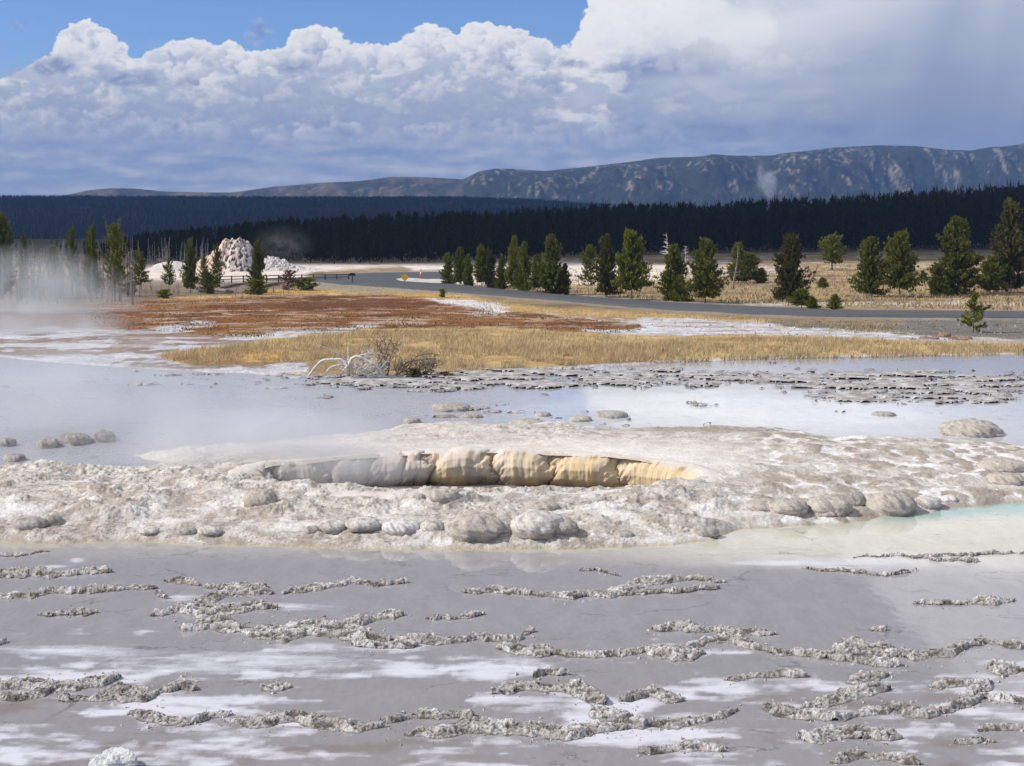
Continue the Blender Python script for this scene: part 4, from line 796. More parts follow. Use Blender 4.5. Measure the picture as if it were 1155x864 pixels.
D=[(536,614,39,30,'largest dome of the near shore, in front of the crater centre',GF,0),(563,602,22,20,'dome crowding behind the right shoulder of the largest shore dome',GF,0),(606,605,33,27,'broad flat dome right of the largest shore dome, set back',GF,1),(632,615,24,18,'grainy dome at the waterline right of the largest shore dome',GF,0),(487,612,15,16,'pale dome touching the left side of the largest shore dome',GF,1),(452,605,24,16,'whitish low dome with a dark crack, left of the shore centre',GF,3),(407,612,21,14,'squat waterline dome, second left of the whitish low one',GF,1),(374,611,17,14,'small waterline dome beside a darker twin',GF,1),(351,611,10,11,'dark little twin dome at the waterline',GF,2),
 (497,565,22,15,'lumpy brown knob on the near rim of the crater',None,0),(473,579,8,9,'small dark knob left below the lumpy brown rim knob',None,2),(612,576,20,10,'flat brown dome on the near rim right of the lumpy knob',None,0),(291,573,20,16,'lone brown boulder-like dome above the left shore',None,0),(28,596,21,16,'grey dome at the left end of the mound',GF,2),(57,595,12,14,'narrow grey dome beside the left end dome',GF,2),(166,609,12,8,'small flat dome at the waterline, leftmost of three little ones',GF,1),(209,608,12,9,'dark small dome, middle of three little waterline ones',GF,2),(233,611,15,11,'rightmost of three little waterline domes',GF,1),
 (891,587,26,16,'brown dome at the right shore above the gravel spit, nearest to the crater',GR,0),(868,573,26,11,'flat dome behind the nearest right shore dome',GR,0),(940,582,28,18,'round brown dome in the middle of the right cluster',GR,0),(936,586,15,8,'small low dome in front of the round middle one',GR,0),(966,569,15,15,'dark narrow dome behind the middle of the right cluster',GR,2),(1011,576,28,24,'tall layered dome at the pale blue pool edge',GR,0),(1050,573,17,13,'small dome right of the tall layered one',GR,1),(1073,567,12,7,'lowest pale dome at the right end of the cluster',GR,3),(798,606,15,10,'little rocky dome at the tip of the near shore spit',GR,2),(705,611,12,8,'small dark dome on the near shore between centre and spit',GF,2),
 (1106,494,37,20,'big isolated dome in the shallows at far right',None,0),(1140,533,30,14,'flat brown dome at the right edge behind another',GR,0),(1143,548,25,12,'brown dome at the right edge above the blue pool',GR,0),
 (691,472,20,9,'smooth grey dome in the milky pool, rightmost of the row behind the crater',GB,2),(655,476,14,8,'flat dome left of the smooth grey one behind the crater',GB,0),(593,484,24,11,'broad low tan dome just behind the crater rim',GB,0),(613,470,10,6,'small dome above the broad low tan one',GB,2),(532,472,13,7,'little dark dome behind the crater centre',GB,2),(508,465,25,5,'wide flat plate-like dome behind the crater, leftmost dry one',GB,2),(463,478,11,8,'grey dome half veiled by crater steam',GB,2),(1000,470,14,3,'flat stub in the pale water before the big isolated dome',None,2),
 (50,506,14,13,'veiled dome, leftmost of three in the steam',GL,2),(78,503,20,15,'veiled wide dome, middle of three in the steam',GL,2),(114,499,14,14,'veiled tall dome, rightmost of three in the steam',GL,2),(4,504,11,11,'veiled dome cut by the left edge',GL,2),(12,521,14,10,'low dome at the left edge in front of the veiled ones',GL,2)]
for i,d in enumerate(D): dome(*d[:4],d[4],d[5],d[6],i+1)
def ridge(paths,label,amp=.085,seed=0,group='crusty sinter ridges in the near shallows'):
    """a crusty ridge standing in the water; paths = [(half thickness in rows, [(px,py),...])]"""
    xs=[p[0] for w,P in paths for p in P]; ys=[p[1] for w,P in paths for p in P]; W=max(w for w,P in paths)*1.6+6
    yc=sum(ys)/len(ys); sx=max(.75,1.1*(yc-HZ)/550); py=np.arange(max(ys)+W,min(ys)-W,-.42); px=np.arange(min(xs)-W*1.6,max(xs)+W*1.6,sx); P_,Q_=np.meshgrid(px,py)
    Y=CAMH*F/(Q_-HZ); X=(P_-577.5)/F*Y; P=P_.astype(np.float32); Q=Q_.astype(np.float32); Xf=X.astype(np.float32); Yf=Y.astype(np.float32)
    n1=fbm(Xf*1.6+seed,Yf*.9,4,20+seed); n2=fbm(Xf*6,Yf*3.6,4,30+seed); P2=P+7*n1+3*n2; Q2=Q+4*fbm(Xf*1.9,Yf*1.1+seed,4,25+seed)
    v=np.full(P.shape,-9.,np.float32)
    for w,pts in paths:
        # distance in row units with widths narrowing to the ends
        n=len(pts); best=np.full(P.shape,-9.,np.float32)
        L=np.cumsum([0]+[math.hypot(pts[i+1][0]-pts[i][0],pts[i+1][1]-pts[i][1]) for i in range(n-1)])
        for i in range(n-1):
            x0,y0=pts[i]; x1,y1=pts[i+1]; dx,dy=(x1-x0)/2.2,(y1-y0); l2=dx*dx+dy*dy+1e-6; qx=(P2-x0)/2.2; qy=Q2-y0
            t=np.clip((qx*dx+qy*dy)/l2,0,1); d=np.hypot(qx-t*dx,qy-t*dy); u=(L[i]+t*(L[i+1]-L[i]))/L[-1]; ww=.78*w*np.clip(np.minimum(u,1-u)*5+.16,0,1)*(1+1.1*fbm(Xf*.9,Yf*.5+seed*2,4,50+seed))+.3
            best=np.maximum(best,1-d/ww)
        v=np.maximum(v,best)
    a,b,r=worley(Xf*9+1.2*n2,Yf*8+1.2*n1,60+seed); a2,b2,r2=worley(Xf*20,Yf*15,70+seed)
    vv=v+.35*n2; body=np.clip(vv*1.9,-1,1); thick=min(1.,W/16)
    edge=sst(0,.25,vv)*sst(1.3,.2,vv)
    g1=fbm(Xf*2.6+seed+.8*n2,Yf*5,6,80+seed,.66); g2=1-np.abs(fbm(Xf*9,Yf*15+seed,4,90+seed,.6))*4; h=1.08*amp*(.5+.5*thick)*(body*.75*(1+1.2*fbm(Xf*1.7,Yf*1.5,3,55+seed)) + (1.1*g1+.30*g2*.5+(r-.5)*.35*(1-a))*sst(0,.5,vv)) + .018*(r2-.5)*sst(0,.3,vv) - .008
    h=np.where(vv<0,-.03+vv*.1,h)
    c=np.zeros(P.shape+(3,))+lin((180,174,167)); c=mixc(c,lin((86,78,70)),sst(.02,.28,-g1+.25*n2)*.85); c=mixc(c,lin((222,220,218)),sst(.0,.28,g1+.3*n1)*.8); c=mixc(c,lin((74,66,56)),sst(.020,-.004,h)*.85); c=mixc(c,lin((74,68,62)),sst(.35,.1,g2)*sst(.1,.3,vv)*.75)  # wet feet, undersides and crevices darkened, crests paled: shade put into the colour
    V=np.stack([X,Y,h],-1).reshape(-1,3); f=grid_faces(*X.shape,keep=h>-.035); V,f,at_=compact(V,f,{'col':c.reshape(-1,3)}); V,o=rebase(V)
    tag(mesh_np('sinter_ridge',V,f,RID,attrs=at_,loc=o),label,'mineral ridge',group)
RD=[([(7,[(-12,650),(20,648),(45,647),(72,648)]),(3.5,[(45,648),(95,646),(126,643)])],'upper left ridge with a thin tail pointing right'),
 ([(5,[(-12,673),(30,673),(60,666),(85,667)]),(3,[(85,667),(105,668),(130,664),(176,664)])],'second left edge ridge, long and thin below the tailed one'),
 ([(3.5,[(185,657),(205,655),(224,660)])],'small oval crust above the twisted ridge at left'),
 ([(6,[(215,682),(245,672),(275,666),(306,669)]),(4,[(232,664),(270,661),(300,663)]),(2,[(176,668),(190,676)]),(8,[(205,690),(250,688),(290,684),(312,684)]),(4,[(170,694),(190,691),(230,684)])],'twisted looping ridge left of centre'),
 ([(12,[(205,709),(240,703),(280,712),(320,713),(360,708),(400,716),(440,722)]),(5,[(440,722),(500,723),(540,720),(575,722),(603,713)]),(6,[(385,706),(420,697),(455,694)]),(4,[(400,729),(470,728)])],'longest broad crusty ridge across the left middle'),
 ([(3.2,[(320,670),(350,664),(385,659),(400,655),(420,660),(460,656)])],'slender dark ridge slanting up, above the longest ridge'),
 ([(5,[(75,694),(90,691),(106,692)]),(1.5,[(42,694),(75,694)])],'lone small crust in open water at left'),
 ([(6,[(563,732),(590,733),(625,737)]),(4,[(625,737),(690,738),(735,735)]),(9,[(725,734),(765,738),(795,738)])],'ridge joining the longest one toward the centre right'),
 ([(3,[(520,668),(560,666),(600,671)]),(4.5,[(600,671),(650,672),(690,671),(712,662),(735,656),(785,653),(818,656)]),(2,[(640,674),(750,668),(815,664)])],'thin wavy ridge with a raised right end above centre'),
 ([(2.4,[(480,698),(510,697),(546,693)])],'tiny dark sliver of crust at centre'),
 ([(5,[(733,712),(765,708),(800,710),(835,713),(875,715)])],'pale oval ridge right of centre, upper of a pair'),
 ([(5,[(770,733),(800,721),(830,722),(862,735)])],'arched ridge under the pale oval one'),
 ([(4,[(866,737),(900,738),(940,740)]),(10,[(935,735),(975,731),(1015,738)]),(8,[(1015,740),(1060,738),(1092,730)]),(4,[(930,742),(1000,750),(1018,752)])],'broad lumpy ridge on the right, middle height'),
 ([(4.5,[(1093,728),(1112,724),(1132,727),(1165,728)])],'pale small ridge at the right edge beside the broad lumpy one'),
 ([(7,[(-12,774),(40,773),(80,776),(110,771),(136,764)]),(5,[(-12,783),(20,788),(60,780)]),(6,[(110,784),(135,776),(165,780)])],'double ridge at the lower left edge'),
 ([(4,[(65,789),(110,788),(140,784)]),(6,[(130,788),(160,790),(180,780)]),(6,[(180,780),(205,772),(224,779)])],'broken ridge right of the lower left double ridge'),
 ([(7,[(148,805),(180,812),(212,816)]),(3.5,[(212,816),(240,808),(262,806)]),(7,[(255,812),(290,816),(330,808),(365,817),(400,820),(432,818)])],'long low ridge sagging across the lower left'),
 ([(3.6,[(292,778),(310,775),(330,776)])],'small isolated crust above the long sagging ridge'),
 ([(5,[(430,814),(465,808),(500,807),(534,809)]),(8,[(458,830),(500,826),(545,818),(590,823),(640,826),(705,821)])],'dark crumbly ridge along the bottom centre'),
 ([(6,[(555,783),(590,775),(640,776),(668,786)]),(4,[(598,764),(620,759),(642,761)]),(9,[(645,772),(668,786),(682,795)]),(12,[(670,800),(690,808),(715,808)]),(8,[(700,818),(730,818)])],'branching hooked ridge right of bottom centre'),
 ([(6,[(735,820),(765,817),(795,812),(830,803)])],'ridge trailing right from the hooked one'),
 ([(6,[(698,790),(730,781),(768,790)])],'leaf shaped crust beside the hooked ridge'),
 ([(5,[(718,850),(760,845),(790,843),(818,848)])],'flat crust near the bottom edge right of centre'),
 ([(3,[(818,768),(850,763),(880,761),(912,763)])],'thin curved sliver under the arched ridge'),
 ([(7,[(860,799),(900,806),(950,810)]),(8,[(905,800),(940,790),(970,780),(1005,776)]),(8,[(955,770),(980,762),(1000,762)]),(6,[(940,812),(975,805),(1008,797)])],'stepped ridge climbing right from lower right centre'),
 ([(7,[(898,834),(930,829),(955,826),(975,833)]),(4,[(960,822),(990,830),(1014,833)])],'low ridge above the bottom edge at right'),
 ([(7,[(1008,801),(1045,806),(1080,796),(1112,788)]),(5,[(1050,775),(1090,771),(1122,771)]),(8,[(1085,790),(1105,780),(1118,770)]),(5,[(1110,788),(1140,791),(1170,792)])],'wide ridge reaching the right edge, lower of the right group'),
 ([(8,[(1113,752),(1133,756),(1154,757)]),],'round crust heap at the right edge'),
 ([(5,[(936,860),(975,853),(1010,854),(1038,862)])],'crust cut by the bottom edge at right'),
 ([(3.6,[(1032,680),(1070,682),(1105,679),(1144,678)])],'isolated thin crust in open water at far right'),
 ([(2,[(983,711),(1003,710)])],'crumb of crust in open water at right'),
 ([(4,[(1078,838),(1100,836),(1124,837)])],'small crust in the lower right corner'),
 ([(5,[(1102,824),(1130,820),(1170,822)])],'crust touching the right edge near the bottom'),
 ([(3,[(-10,728),(8,725)])],'dark speck of crust at the left edge'),
 ([(1.2,[(905,642),(960,646),(1000,649),(1036,642)])],'hairline rim of crust below the blue pool'),
 ([(1.6,[(1048,632),(1080,631),(1106,634)])],'faint crust line above the hairline rim'),
 ([(.9,[(960,628),(1050,628),(1165,623)])],'straight hairline crust along the blue pool shore'),
 ([(1.2,[(-10,626),(20,627),(55,622)])],'hairline crust in the water at far left'),
 ([(1.4,[(655,645),(668,645),(700,650)])],'faint crumbs of crust above the wavy ridge')]
for i,(p,l) in enumerate(RD): ridge(p,l,seed=i+1)
def rock(name,px,base,hw,hp,label,cat,group,mat,seed,z=None,jag=.35):
    Y=float(y_of(base)); p=Vector(((px-577.5)/F*Y,Y,float(zprof(Y)) if z is None else z)); r=hw/F*Y; H=hp/F*Y; bm=bmesh.new(); bmesh.ops.create_icosphere(bm,subdivisions=4,radius=1)
    for v in bm.verts:
        c=v.co; x,y,zz=c; n=float(fbm(np.float32(x*1.3+seed+zz),np.float32(y*1.3-zz*.8),3,seed)); n2=float(worley(np.array([x*2.2+zz+seed],np.float32),np.array([y*2.2-zz],np.float32),seed)[0][0]); n3=float(fbm(np.float32(x*5+zz*3),np.float32(y*5-zz*4),3,seed+4))
        k=1+jag*(n-.5*n2+.3)+.1*n3; v.co=Vector((x*r*k,y*r*k*.8,(zz*.6+.35)*H*k))
    me=bpy.data.meshes.new(name); bm.to_mesh(me); bm.free(); me.materials.append(mat); o=bpy.data.objects.new(name,me); link(o); o.location=p+Vector((0,r*.6,-.03)); tag(o,label,cat,group)
rock('boulder',125,870,22,19,'bright white jagged boulder cut by the bottom edge at left','rock',None,plain_mat('white_rock',(.66,.66,.66),.12,14,.9,(30,.9,.05)),3,z=0,jag=.55)
RR=plain_mat('red_rock',(.26,.17,.13),.3,3,.9,(6,.6,.05))
for i,(px,b,hw,hp,l) in enumerate([(1043,383,5,4,'leftmost low reddish rock on the gravel slope'),(1054,384,6,5,'flat reddish rock, second from the left on the gravel slope'),(1067,382,7,8,'tallest reddish rock of the little pile below the road'),(1076,384,5,5,'reddish rock tucked right of the tallest one'),(1086,385,6,4,'low reddish rock at the right end of the pile'),(1094,384,4,5,'small dark rock at the foot of the ragged young pine'),(1030,384,4,3,'small brown stone left of the reddish pile')]): rock('rock',px,b,hw,hp,l,'rock','reddish rocks on the gravel slope',RR,i+11)
# =============================================================== driftwood in the pool margin
def branchwork(name,label,cat,mat,strands,twigs,base,seed,group=None):
    r=empty(name,base,0,label,cat,group); k=base.y/F; rg=random.Random(seed)
    def P(x,y,d=0): return Vector(((x-577.5)*k-base.x,d,(base_py-y)*k))
    base_py=HZ+F*(CAMH-base.z)/base.y
    for pts,w0,w1,d in strands:
        mb=MB(); n=len(pts); fine=[]
        for i in range(n-1):
            for t in (0,.33,.66): 
                a=pts[i];b=pts[i+1]; fine.append(P(a[0]*(1-t)+b[0]*t,a[1]*(1-t)+b[1]*t+rg.uniform(-.4,.4),d*(i+t)/n+rg.uniform(-.02,.02)))
        fine.append(P(*pts[-1],d)); mb.tube(fine,[ (w0+(w1-w0)*j/(len(fine)-1))*k for j in range(len(fine))],7); mb.build('branch',mat,r,True)
    mb=MB()
    for (x0,y0,x1,y1,n,L,up) in twigs:
        for q in range(n):
            x=rg.uniform(x0,x1); y=rg.uniform(y0,y1); a=rg.gauss(0,1.0)*(1-up)+rg.gauss(0,.55)*up; d=rg.uniform(-.35,.35); pts=[P(x,y,d)]
            for s in range(4): a+=rg.gauss(0,.35); x+=math.sin(a)*L/4; y-=math.cos(a)*L/4*rg.uniform(.5,1); d+=rg.gauss(0,.05); pts.append(P(x,min(y,base_py+1),d))
            mb.tube(pts,[.48*k*(1-.2*j) for j in range(5)],4)
            if rg.random()<.6:
                m=pts[2]; mb.tube([m,m+Vector((rg.gauss(0,3)*k,rg.gauss(0,.05),abs(rg.gauss(0,4))*k)),],[.25*k,.12*k],3)
    mb.build('twigs',mat,r)
    return r
b=at(395,426,.0); BW=BLEACH
branchwork('fallen_dead_tree','bleached dead tree with arching white limbs lying at the pool margin','dead tree',BW,[([(347,426),(354,416),(361,408),(366,405.5),(375,405),(384,404.5),(390,408),(393,413)],1.2,1.9,-.3),([(393,424),(393,412),(397,404),(403,401),(410,404.5),(423,411),(430,419),(434,425)],2.2,1.3,-.2),([(366,424),(370,417),(376,413),(392,412)],.7,1.3,.3),([(392.5,391),(393,402),(393,412)],.5,1.1,.1),([(358,389),(372,394),(384,401),(393,410)],.3,1.0,.5),([(403,402),(415,399),(428,399),(434,402)],1.1,.5,.3),([(384,424),(388,416),(393,412)],.8,1.2,-.4),([(393,413),(408,416),(420,422)],1.6,.9,.2)],[(396,410,434,425,130,12,.2),(385,412,395,425,14,10,.3),(404,398,420,410,18,10,.6)],b,3)
b=at(452,424,.0)
branchwork('dead_shrub','brown tangled dead shrub right of the bleached fallen tree','dead shrub',plain_mat('brown_twigs',(.20,.165,.13),.35,9,.9),[([(446,424),(452,413),(462,408),(475,406),(492,405)],1.3,.5,.2),([(448,424),(458,414),(470,402),(484,399),(496,402)],.9,.3,.4),([(437,424),(438,412),(432,400),(424,390),(408,380)],1.0,.25,.5),([(438,420),(440,404),(445,392),(452,380)],.8,.2,.3),([(438,412),(430,398),(424,386),(427,378)],.7,.2,.2),([(464,424),(474,414),(486,409),(500,412)],.8,.3,.1)],[(420,405,440,424,40,22,.8),(446,410,490,424,110,14,.5),(424,385,450,402,34,16,.7),(464,400,500,412,24,10,.4)],b,8)
rgx=np.random.RandomState(9)
for i,(px,bs,hw,h,l) in enumerate([(466,425,9,9,'dull green tuft inside the dead shrub'),(481,425,6,6,'olive tuft right of the one inside the dead shrub'),(503,424,10,4,'low yellow green clump at the right end of the driftwood')]):
    p=at(px,bs); cm=crown_mesh('tuft_leaves',rgx,1.,.5,leaf_mat('olive_leaves',[(.08,.08,.02),(.16,.15,.04),(.24,.20,.07)],.3),60,.14,oval,.03,.3,0,7,.05,.1); r=empty('plant_tuft',p,0,l,'plant','green tufts in the driftwood'); r.scale=(hw/F*p.y*2,)*2+(h/F*p.y,); link(bpy.data.objects.new('leaves',cm),r)
# =============================================================== geyser cone
def geyser():
    rows=305; Yc=float(y_of(rows)); z0=float(zprof(Yc)); k=Yc/F
    def body(name,prof,x0,x1,lab,cat,pinky,ry,rug):
        px=np.arange(x0,x1,.45); v=np.linspace(-1.15,1.15,110); P,Vv=np.meshgrid(px,v); hh=np.interp(P,*zip(*prof)); hh=np.clip((305-hh)*k,0,None)*(.92 if pinky else 1)
        R=ry+hh*.9; Y=Yc+Vv*R; X=(P-577.5)*k; n=fbm((X*.9).astype(np.float32),(Y*.7+hh*.8).astype(np.float32),5,5); n2=fbm((X*3).astype(np.float32),(Y*2.4).astype(np.float32),4,8); a,b,r=worley((X*1.3).astype(np.float32),(Y*1.1).astype(np.float32),4)
        z=hh*np.clip(1-np.abs(Vv)**1.3,-.2,1)*(1+rug*.15*n)+rug*(.7*n+.9*n2-1.0*a+.25)*np.clip(hh/2.5,0,1)*np.clip(1.1-np.abs(Vv),0,1)-.05
        c=np.zeros(P.shape+(3,))+lin((204,197,190))
        if pinky:
            pk=sst(266,254,P+8*n)*sst(.8,2.,hh)*1.0; c=mixc(c,lin((206,172,150)),pk*.75); c=mixc(c,lin((150,92,74)),pk*sst(.15,.45,n2)*.35); c=mixc(c,lin((222,190,172)),sst(292,275,P)*sst(2.5,5,hh)*.4)
            pit=fbm((X*1.3).astype(np.float32),(Y*1.0+hh*.9).astype(np.float32),4,18); z=z-.3*sst(.0,.25,pit)*np.clip(hh/3,0,1)*(np.abs(Vv)<.9); c=mixc(c,lin((62,56,52)),sst(.0,.14,pit+.3*n2)*sst(252,262,P)*sst(292,282,P)*sst(1.2,2.4,hh)*.95)
        c=mixc(c,lin((150,146,146)),sst(.1,.4,n2)*.4*(hh>.4))
        f=grid_faces(*P.shape); V,o=rebase(np.stack([X,Y,z+z0],-1).reshape(-1,3)); tag(mesh_np(name,V,f,sinter_mat('cone_sinter',((.8,.1),(4,.2)),(2.5,.9,.25)),attrs={'col':c.reshape(-1,3)},loc=o),lab,cat)
    body('geyser_cone',[(212,305),(218,299),(224,293),(230,290),(234,287),(240,281),(246,275),(250,270),(253,267.5),(254.5,264),(257,264),(258,267),(264,266.5),(268,264),(275,267),(281,270),(285,275),(289,281),(293,286),(298,289),(300,290),(302,287.5),(309,287.5),(313,289.5),(320,291),(330,297),(345,301),(380,304),(395,305)],212,395,'rugged geyser cone, pink on the left and white with dark pits on the right','geyser cone',True,3.2,.55)
    body('sinter_hump',[(163,308),(168,303),(176,297.5),(188,294.5),(200,294),(210,297),(220,303),(226,306)],163,226,'smooth low white hump left of the geyser cone','mineral hump',False,4,.12)
geyser()
def crumbs():
    rg=np.random.RandomState(12); O=np.array([[1,0,0],[-1,0,0],[0,1,0],[0,-1,0],[0,0,1],[0,0,-.6]],float); T=np.array([[0,2,4],[2,1,4],[1,3,4],[3,0,4],[2,0,5],[1,2,5],[3,1,5],[0,3,5]]); V=[];Fc=[]
    for paths,l in RD:
        for w,P in paths:
            L=sum(math.hypot(P[i+1][0]-P[i][0],P[i+1][1]-P[i][1]) for i in range(len(P)-1)); n=int(L*.35*min(2,w/3.5))
            for k in range(n):
                i=rg.randint(len(P)-1); t=rg.rand(); px=P[i][0]*(1-t)+P[i+1][0]*t+rg.normal()*w*1.6; py=P[i][1]*(1-t)+P[i+1][1]*t+rg.normal()*w*.95
                Y=CAMH*F/(py-HZ); s=rg.uniform(.006,.026)*(1 if rg.rand()<.85 else 1.8); q=O*(s*rg.uniform(.6,1.5),s*rg.uniform(.6,1.4),s*rg.uniform(.5,1.0))+rg.normal(size=(6,3))*s*.22
                b=len(V)*6; V.append(q+[(px-577.5)/F*Y,Y,s*.1]); Fc.append(T+b)
    tag(mesh_np('sinter_crumbs',np.concatenate(V),np.concatenate(Fc),plain_mat('crumb',(.40,.38,.36),.35,30,.9),smooth=False),'loose crumbs of grey crust lying in the shallows along the ridges','mineral crumbs',kind='stuff')
crumbs()
def gravel_bits():
    rg=np.random.RandomState(31); O=np.array([[1,0,0],[-1,0,0],[0,1,0],[0,-1,0],[0,0,1],[0,0,-.6]],float); T=np.array([[0,2,4],[2,1,4],[1,3,4],[3,0,4],[2,0,5],[1,2,5],[3,1,5],[0,3,5]])
    for poly,n,s0,s1,col,lab in ((GRAVEL,1500,.04,.16,(.20,.18,.16),'scattered stones on the gravel slope below the road'),(WHITE2,1100,.03,.12,(.42,.40,.38),'pale stones scattered over the white strip beside the golden grass'),(MEADOW,500,.08,.30,(.30,.26,.21),'small stones and clods in the dry meadow beyond the road')):
        xs=[p[0] for p in poly]; ys=[p[1] for p in poly]; px=rg.uniform(max(min(xs),-60),max(xs),n*3); py=rg.uniform(min(ys),max(ys),n*3); k=inside(px,py,poly); px,py=px[k][:n],py[k][:n]; Y=y_of(py); X=(px-577.5)/F*Y; Z=zprof(Y)+.05; s=s0+(s1-s0)*rg.rand(len(X))**3
        q=O[None]*(s[:,None,None]*rg.uniform(.6,1.5,(len(X),1,3)))+rg.normal(size=(len(X),6,3))*s[:,None,None]*.2+np.stack([X,Y,Z],-1)[:,None]; f=T[None]+6*np.arange(len(X))[:,None,None]
        tag(mesh_np('loose_stones',q.reshape(-1,3),f.reshape(-1,3),plain_mat('stone_bits',col,.4,3,.95),smooth=False),lab,'stones',kind='stuff')
gravel_bits()
# =============================================================== roadside things
def fence():
    A=at(248,320); r=empty('wooden_fence',A,0,'low dark rail fence running in front of the geyser cone','fence'); mt=plain_mat('fence_wood',(.11,.09,.075),.3,3,.9)
    pts=[at(248+i*13.2,320-.28*i) for i in range(12)]; k=A.y/F
    for p in pts: mb=MB(); mb.box((0,0,.55),(.16,.16,1.2)); o=mb.build('post',mt,r); o.location=p-A
    for zz in (1.02,.62):
        for a_,b_ in zip(pts[:-1],pts[1:]): mb=MB(); mb.tube([a_-A+Vector((0,-.1,zz)),b_-A+Vector((0,-.1,zz+.03))],.07,6); mb.build('rail',mt,r)
    for i,(x0,y0,x1,y1,l) in enumerate([(250,326,277,322,'long dark fallen log in the scrub below the cone'),(296,325,318,321,'shorter fallen log beside the rust brown bush'),(262,331,240,329,'pale fallen log at the foot of the grey green tree')]):
        a_=at(x0,y0); b_=at(x1,y1); mb=MB(); mb.tube([Vector((0,0,.15)),(b_-a_)*.5+Vector((0,0,.3)),(b_-a_)+Vector((0,0,.25))],[.22,.2,.12],7); tag(mb.build('fallen_log',BARK if i<2 else GREYWOOD,loc=a_),l,'log','fallen logs in the scrub')
fence()
def signs():
    p=at(397.4,321); k=p.y/F; r=empty('signpost',p,0,'small dark trailhead signpost with a crossboard on the near side of the road','signpost'); dk=plain_mat('dark_wood',(.03,.026,.022),.3,4,.8)
    mb=MB(); mb.box((0,0,6*k),(.85*k,.85*k,12.5*k)); mb.build('post',dk,r); mb=MB(); mb.box((0,-.6*k,11.2*k),(7*k,.5*k,2.6*k)); mb.box((0,-.6*k,12.8*k),(5*k,.6*k,.8*k)); mb.build('board',dk,r)
    p=at(456.6,321); k=p.y/F; r=empty('warning_sign',p,0,'yellow diamond warning sign on a short post beside the road','road sign'); z=p.z
    mb=MB(); mb.box((0,.08,4*k+.15),(.5*k,.5*k,8*k)); mb.build('post',plain_mat('sign_post',(.30,.29,.27),.1),r)
    mb=MB(); mb.add([(0,-.03,3.6*k),(4.7*k,-.03,8.2*k),(0,-.03,12.6*k),(-4.7*k,-.03,8.2*k),(0,.02,3.6*k),(4.7*k,.02,8.2*k),(0,.02,12.6*k),(-4.7*k,.02,8.2*k)],[(0,1,2,3),(7,6,5,4),(0,4,5,1),(1,5,6,2),(2,6,7,3),(3,7,4,0)]); mb.build('sign_plate',plain_mat('sign_yellow',(.85,.50,.02),.06,3,.5),r)
    p=at(474.8,313.5); k=p.y/F; r=empty('traffic_cone',p+Vector((0,0,.3)),0,'orange and white traffic cone standing on the far road edge','traffic cone'); n=14; og=plain_mat('cone_orange',(.75,.16,.05),.06,3,.6); wh=plain_mat('cone_white',(.8,.78,.75),.05,3,.5)
    mb=MB(); mb.box((0,0,.05),(3.4*k,3.4*k,.1)); mb.tube([(0,0,.1),(0,0,3*k)],[1.5*k,1.1*k],n); mb.tube([(0,0,5*k),(0,0,8.6*k)],[.78*k,.2*k],n); mb.build('cone_body',og,r); mb=MB(); mb.tube([(0,0,3*k),(0,0,5*k)],[1.1*k,.78*k],n); mb.build('reflective_band',wh,r)
    # pale gravel island beside the road mouth
    pts=[(446,317),(458,315.5),(480,317.2),(498,317),(510,318.5),(512,321.6),(494,322),(470,320.8),(452,319.5)]
    mb=MB(); V=[at(x,y)+Vector((0,0,.34)) for x,y in pts]; mb.add(V,[tuple(range(len(V)))[::-1]]); tag(mb.build('gravel_island',plain_mat('pale_gravel',(.50,.47,.42),.25,.8,.95)),kind='structure')
signs()
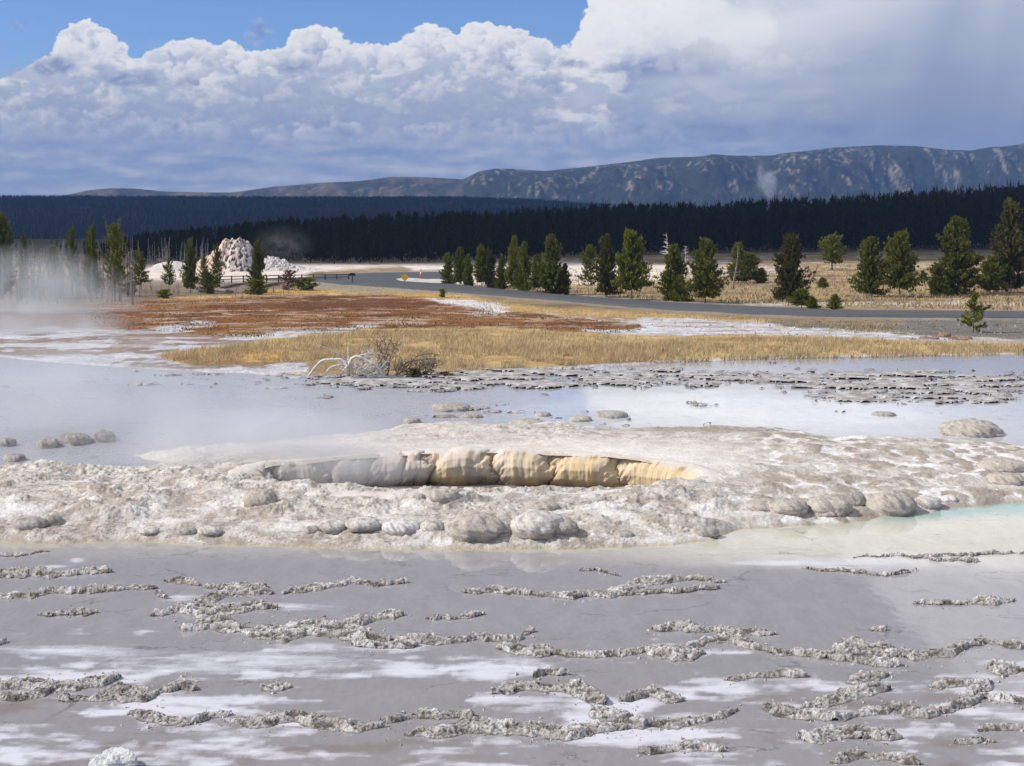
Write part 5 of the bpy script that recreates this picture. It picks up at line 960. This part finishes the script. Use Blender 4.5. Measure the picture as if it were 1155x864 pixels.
# =============================================================== steam
def steam(name,px,py,Y,rx,ry,rz,dens,label,scale=1.,thr=.45,col=(.93,.95,1),seed=0,tilt=0,soft=1.,edge=.55):
    c=Vector(((px-577.5)/F*Y,Y,CAMH-(py-HZ)/F*Y)); bm=bmesh.new(); bmesh.ops.create_icosphere(bm,subdivisions=3,radius=1.); me=bpy.data.meshes.new(name); bm.to_mesh(me); bm.free()
    o=bpy.data.objects.new(name,me); link(o); o.location=c; o.scale=(rx,ry,rz); o.rotation_euler=(0,tilt,0)
    m=bpy.data.materials.new(name); m.use_nodes=True; nt=m.node_tree; nt.nodes.clear(); L=nt.links.new; out=nt.nodes.new('ShaderNodeOutputMaterial'); v=nt.nodes.new('ShaderNodeVolumePrincipled'); v.inputs['Color'].default_value=col+(1,); v.inputs['Anisotropy'].default_value=.1
    tc=nt.nodes.new('ShaderNodeTexCoord'); ln=nt.nodes.new('ShaderNodeVectorMath'); ln.operation='LENGTH'; L(tc.outputs['Object'],ln.inputs[0]); fall=mapr(nt,ln.outputs['Value'],.98,.98-soft*.9,0,1)
    mp=nt.nodes.new('ShaderNodeMapping'); s=max(rx,rz); mp.inputs['Scale'].default_value=(scale*rx/s,scale*ry/s,scale*rz/s); mp.inputs['Location'].default_value=(seed*3.3,seed*1.7,seed); L(tc.outputs['Object'],mp.inputs[0])
    n=nt.nodes.new('ShaderNodeTexNoise'); n.inputs['Scale'].default_value=1.6; n.inputs['Detail'].default_value=5; n.inputs['Roughness'].default_value=.62; n.inputs['Distortion'].default_value=.4; L(mp.outputs[0],n.inputs['Vector'])
    nn=mapr(nt,n.outputs[0],thr-.12,thr+.22,0,1); a=nt.nodes.new('ShaderNodeMath'); a.operation='MULTIPLY'; L(fall,a.inputs[0]); L(nn,a.inputs[1]); b=nt.nodes.new('ShaderNodeMath'); b.operation='MULTIPLY'; L(a.outputs[0],b.inputs[0]); b.inputs[1].default_value=dens; L(b.outputs[0],v.inputs['Density']); L(v.outputs[0],out.inputs['Volume'])
    me.materials.append(m); tag(o,label,'steam',kind='stuff')
steam('steam',58,352,125,10.5,5,6.2,.62,'large veil of steam drifting over the left grove',2.0,.50,seed=1,tilt=.25,col=(.84,.88,.93))
steam('steam',30,385,92,8,5,3.2,.42,'low sheet of steam over the pale flat at the left',1.8,.42,seed=2,col=(.84,.88,.93))
steam('steam',290,500,42.3,5.2,2.4,1.2,.85,'steam pouring from the left half of the crater',1.8,.42,seed=3)
steam('steam',395,528,39.9,2.6,1.0,.62,1.7,'dense steam inside the left of the crater',1.8,.38,seed=4,col=(.8,.82,.85))
steam('steam',150,470,48,10,4.5,2.0,.42,'thin steam lying on the pool behind the left of the mound',1.8,.46,seed=5,col=(.84,.86,.9))
steam('steam',868,208,5600,36,30,66,.16,'white steam plume against the mountain right of centre',3.2,.46,seed=6)
steam('steam',858,200,5600,24,20,80,.05,'thin wisp rising left of the mountain plume',3.2,.46,seed=9)
steam('steam',55,430,60,6.5,4,2.0,.30,'pale steam over the left of the milky pool',1.8,.42,seed=11,col=(.84,.87,.91))
steam('steam',692,233,1500,8,8,8,.05,'tiny steam puff above the forest at centre',1.4,.36,seed=7)
steam('steam',318,276,275,7,4,4.5,.05,'faint steam drifting right off the geyser cone',2.6,.52,seed=8)
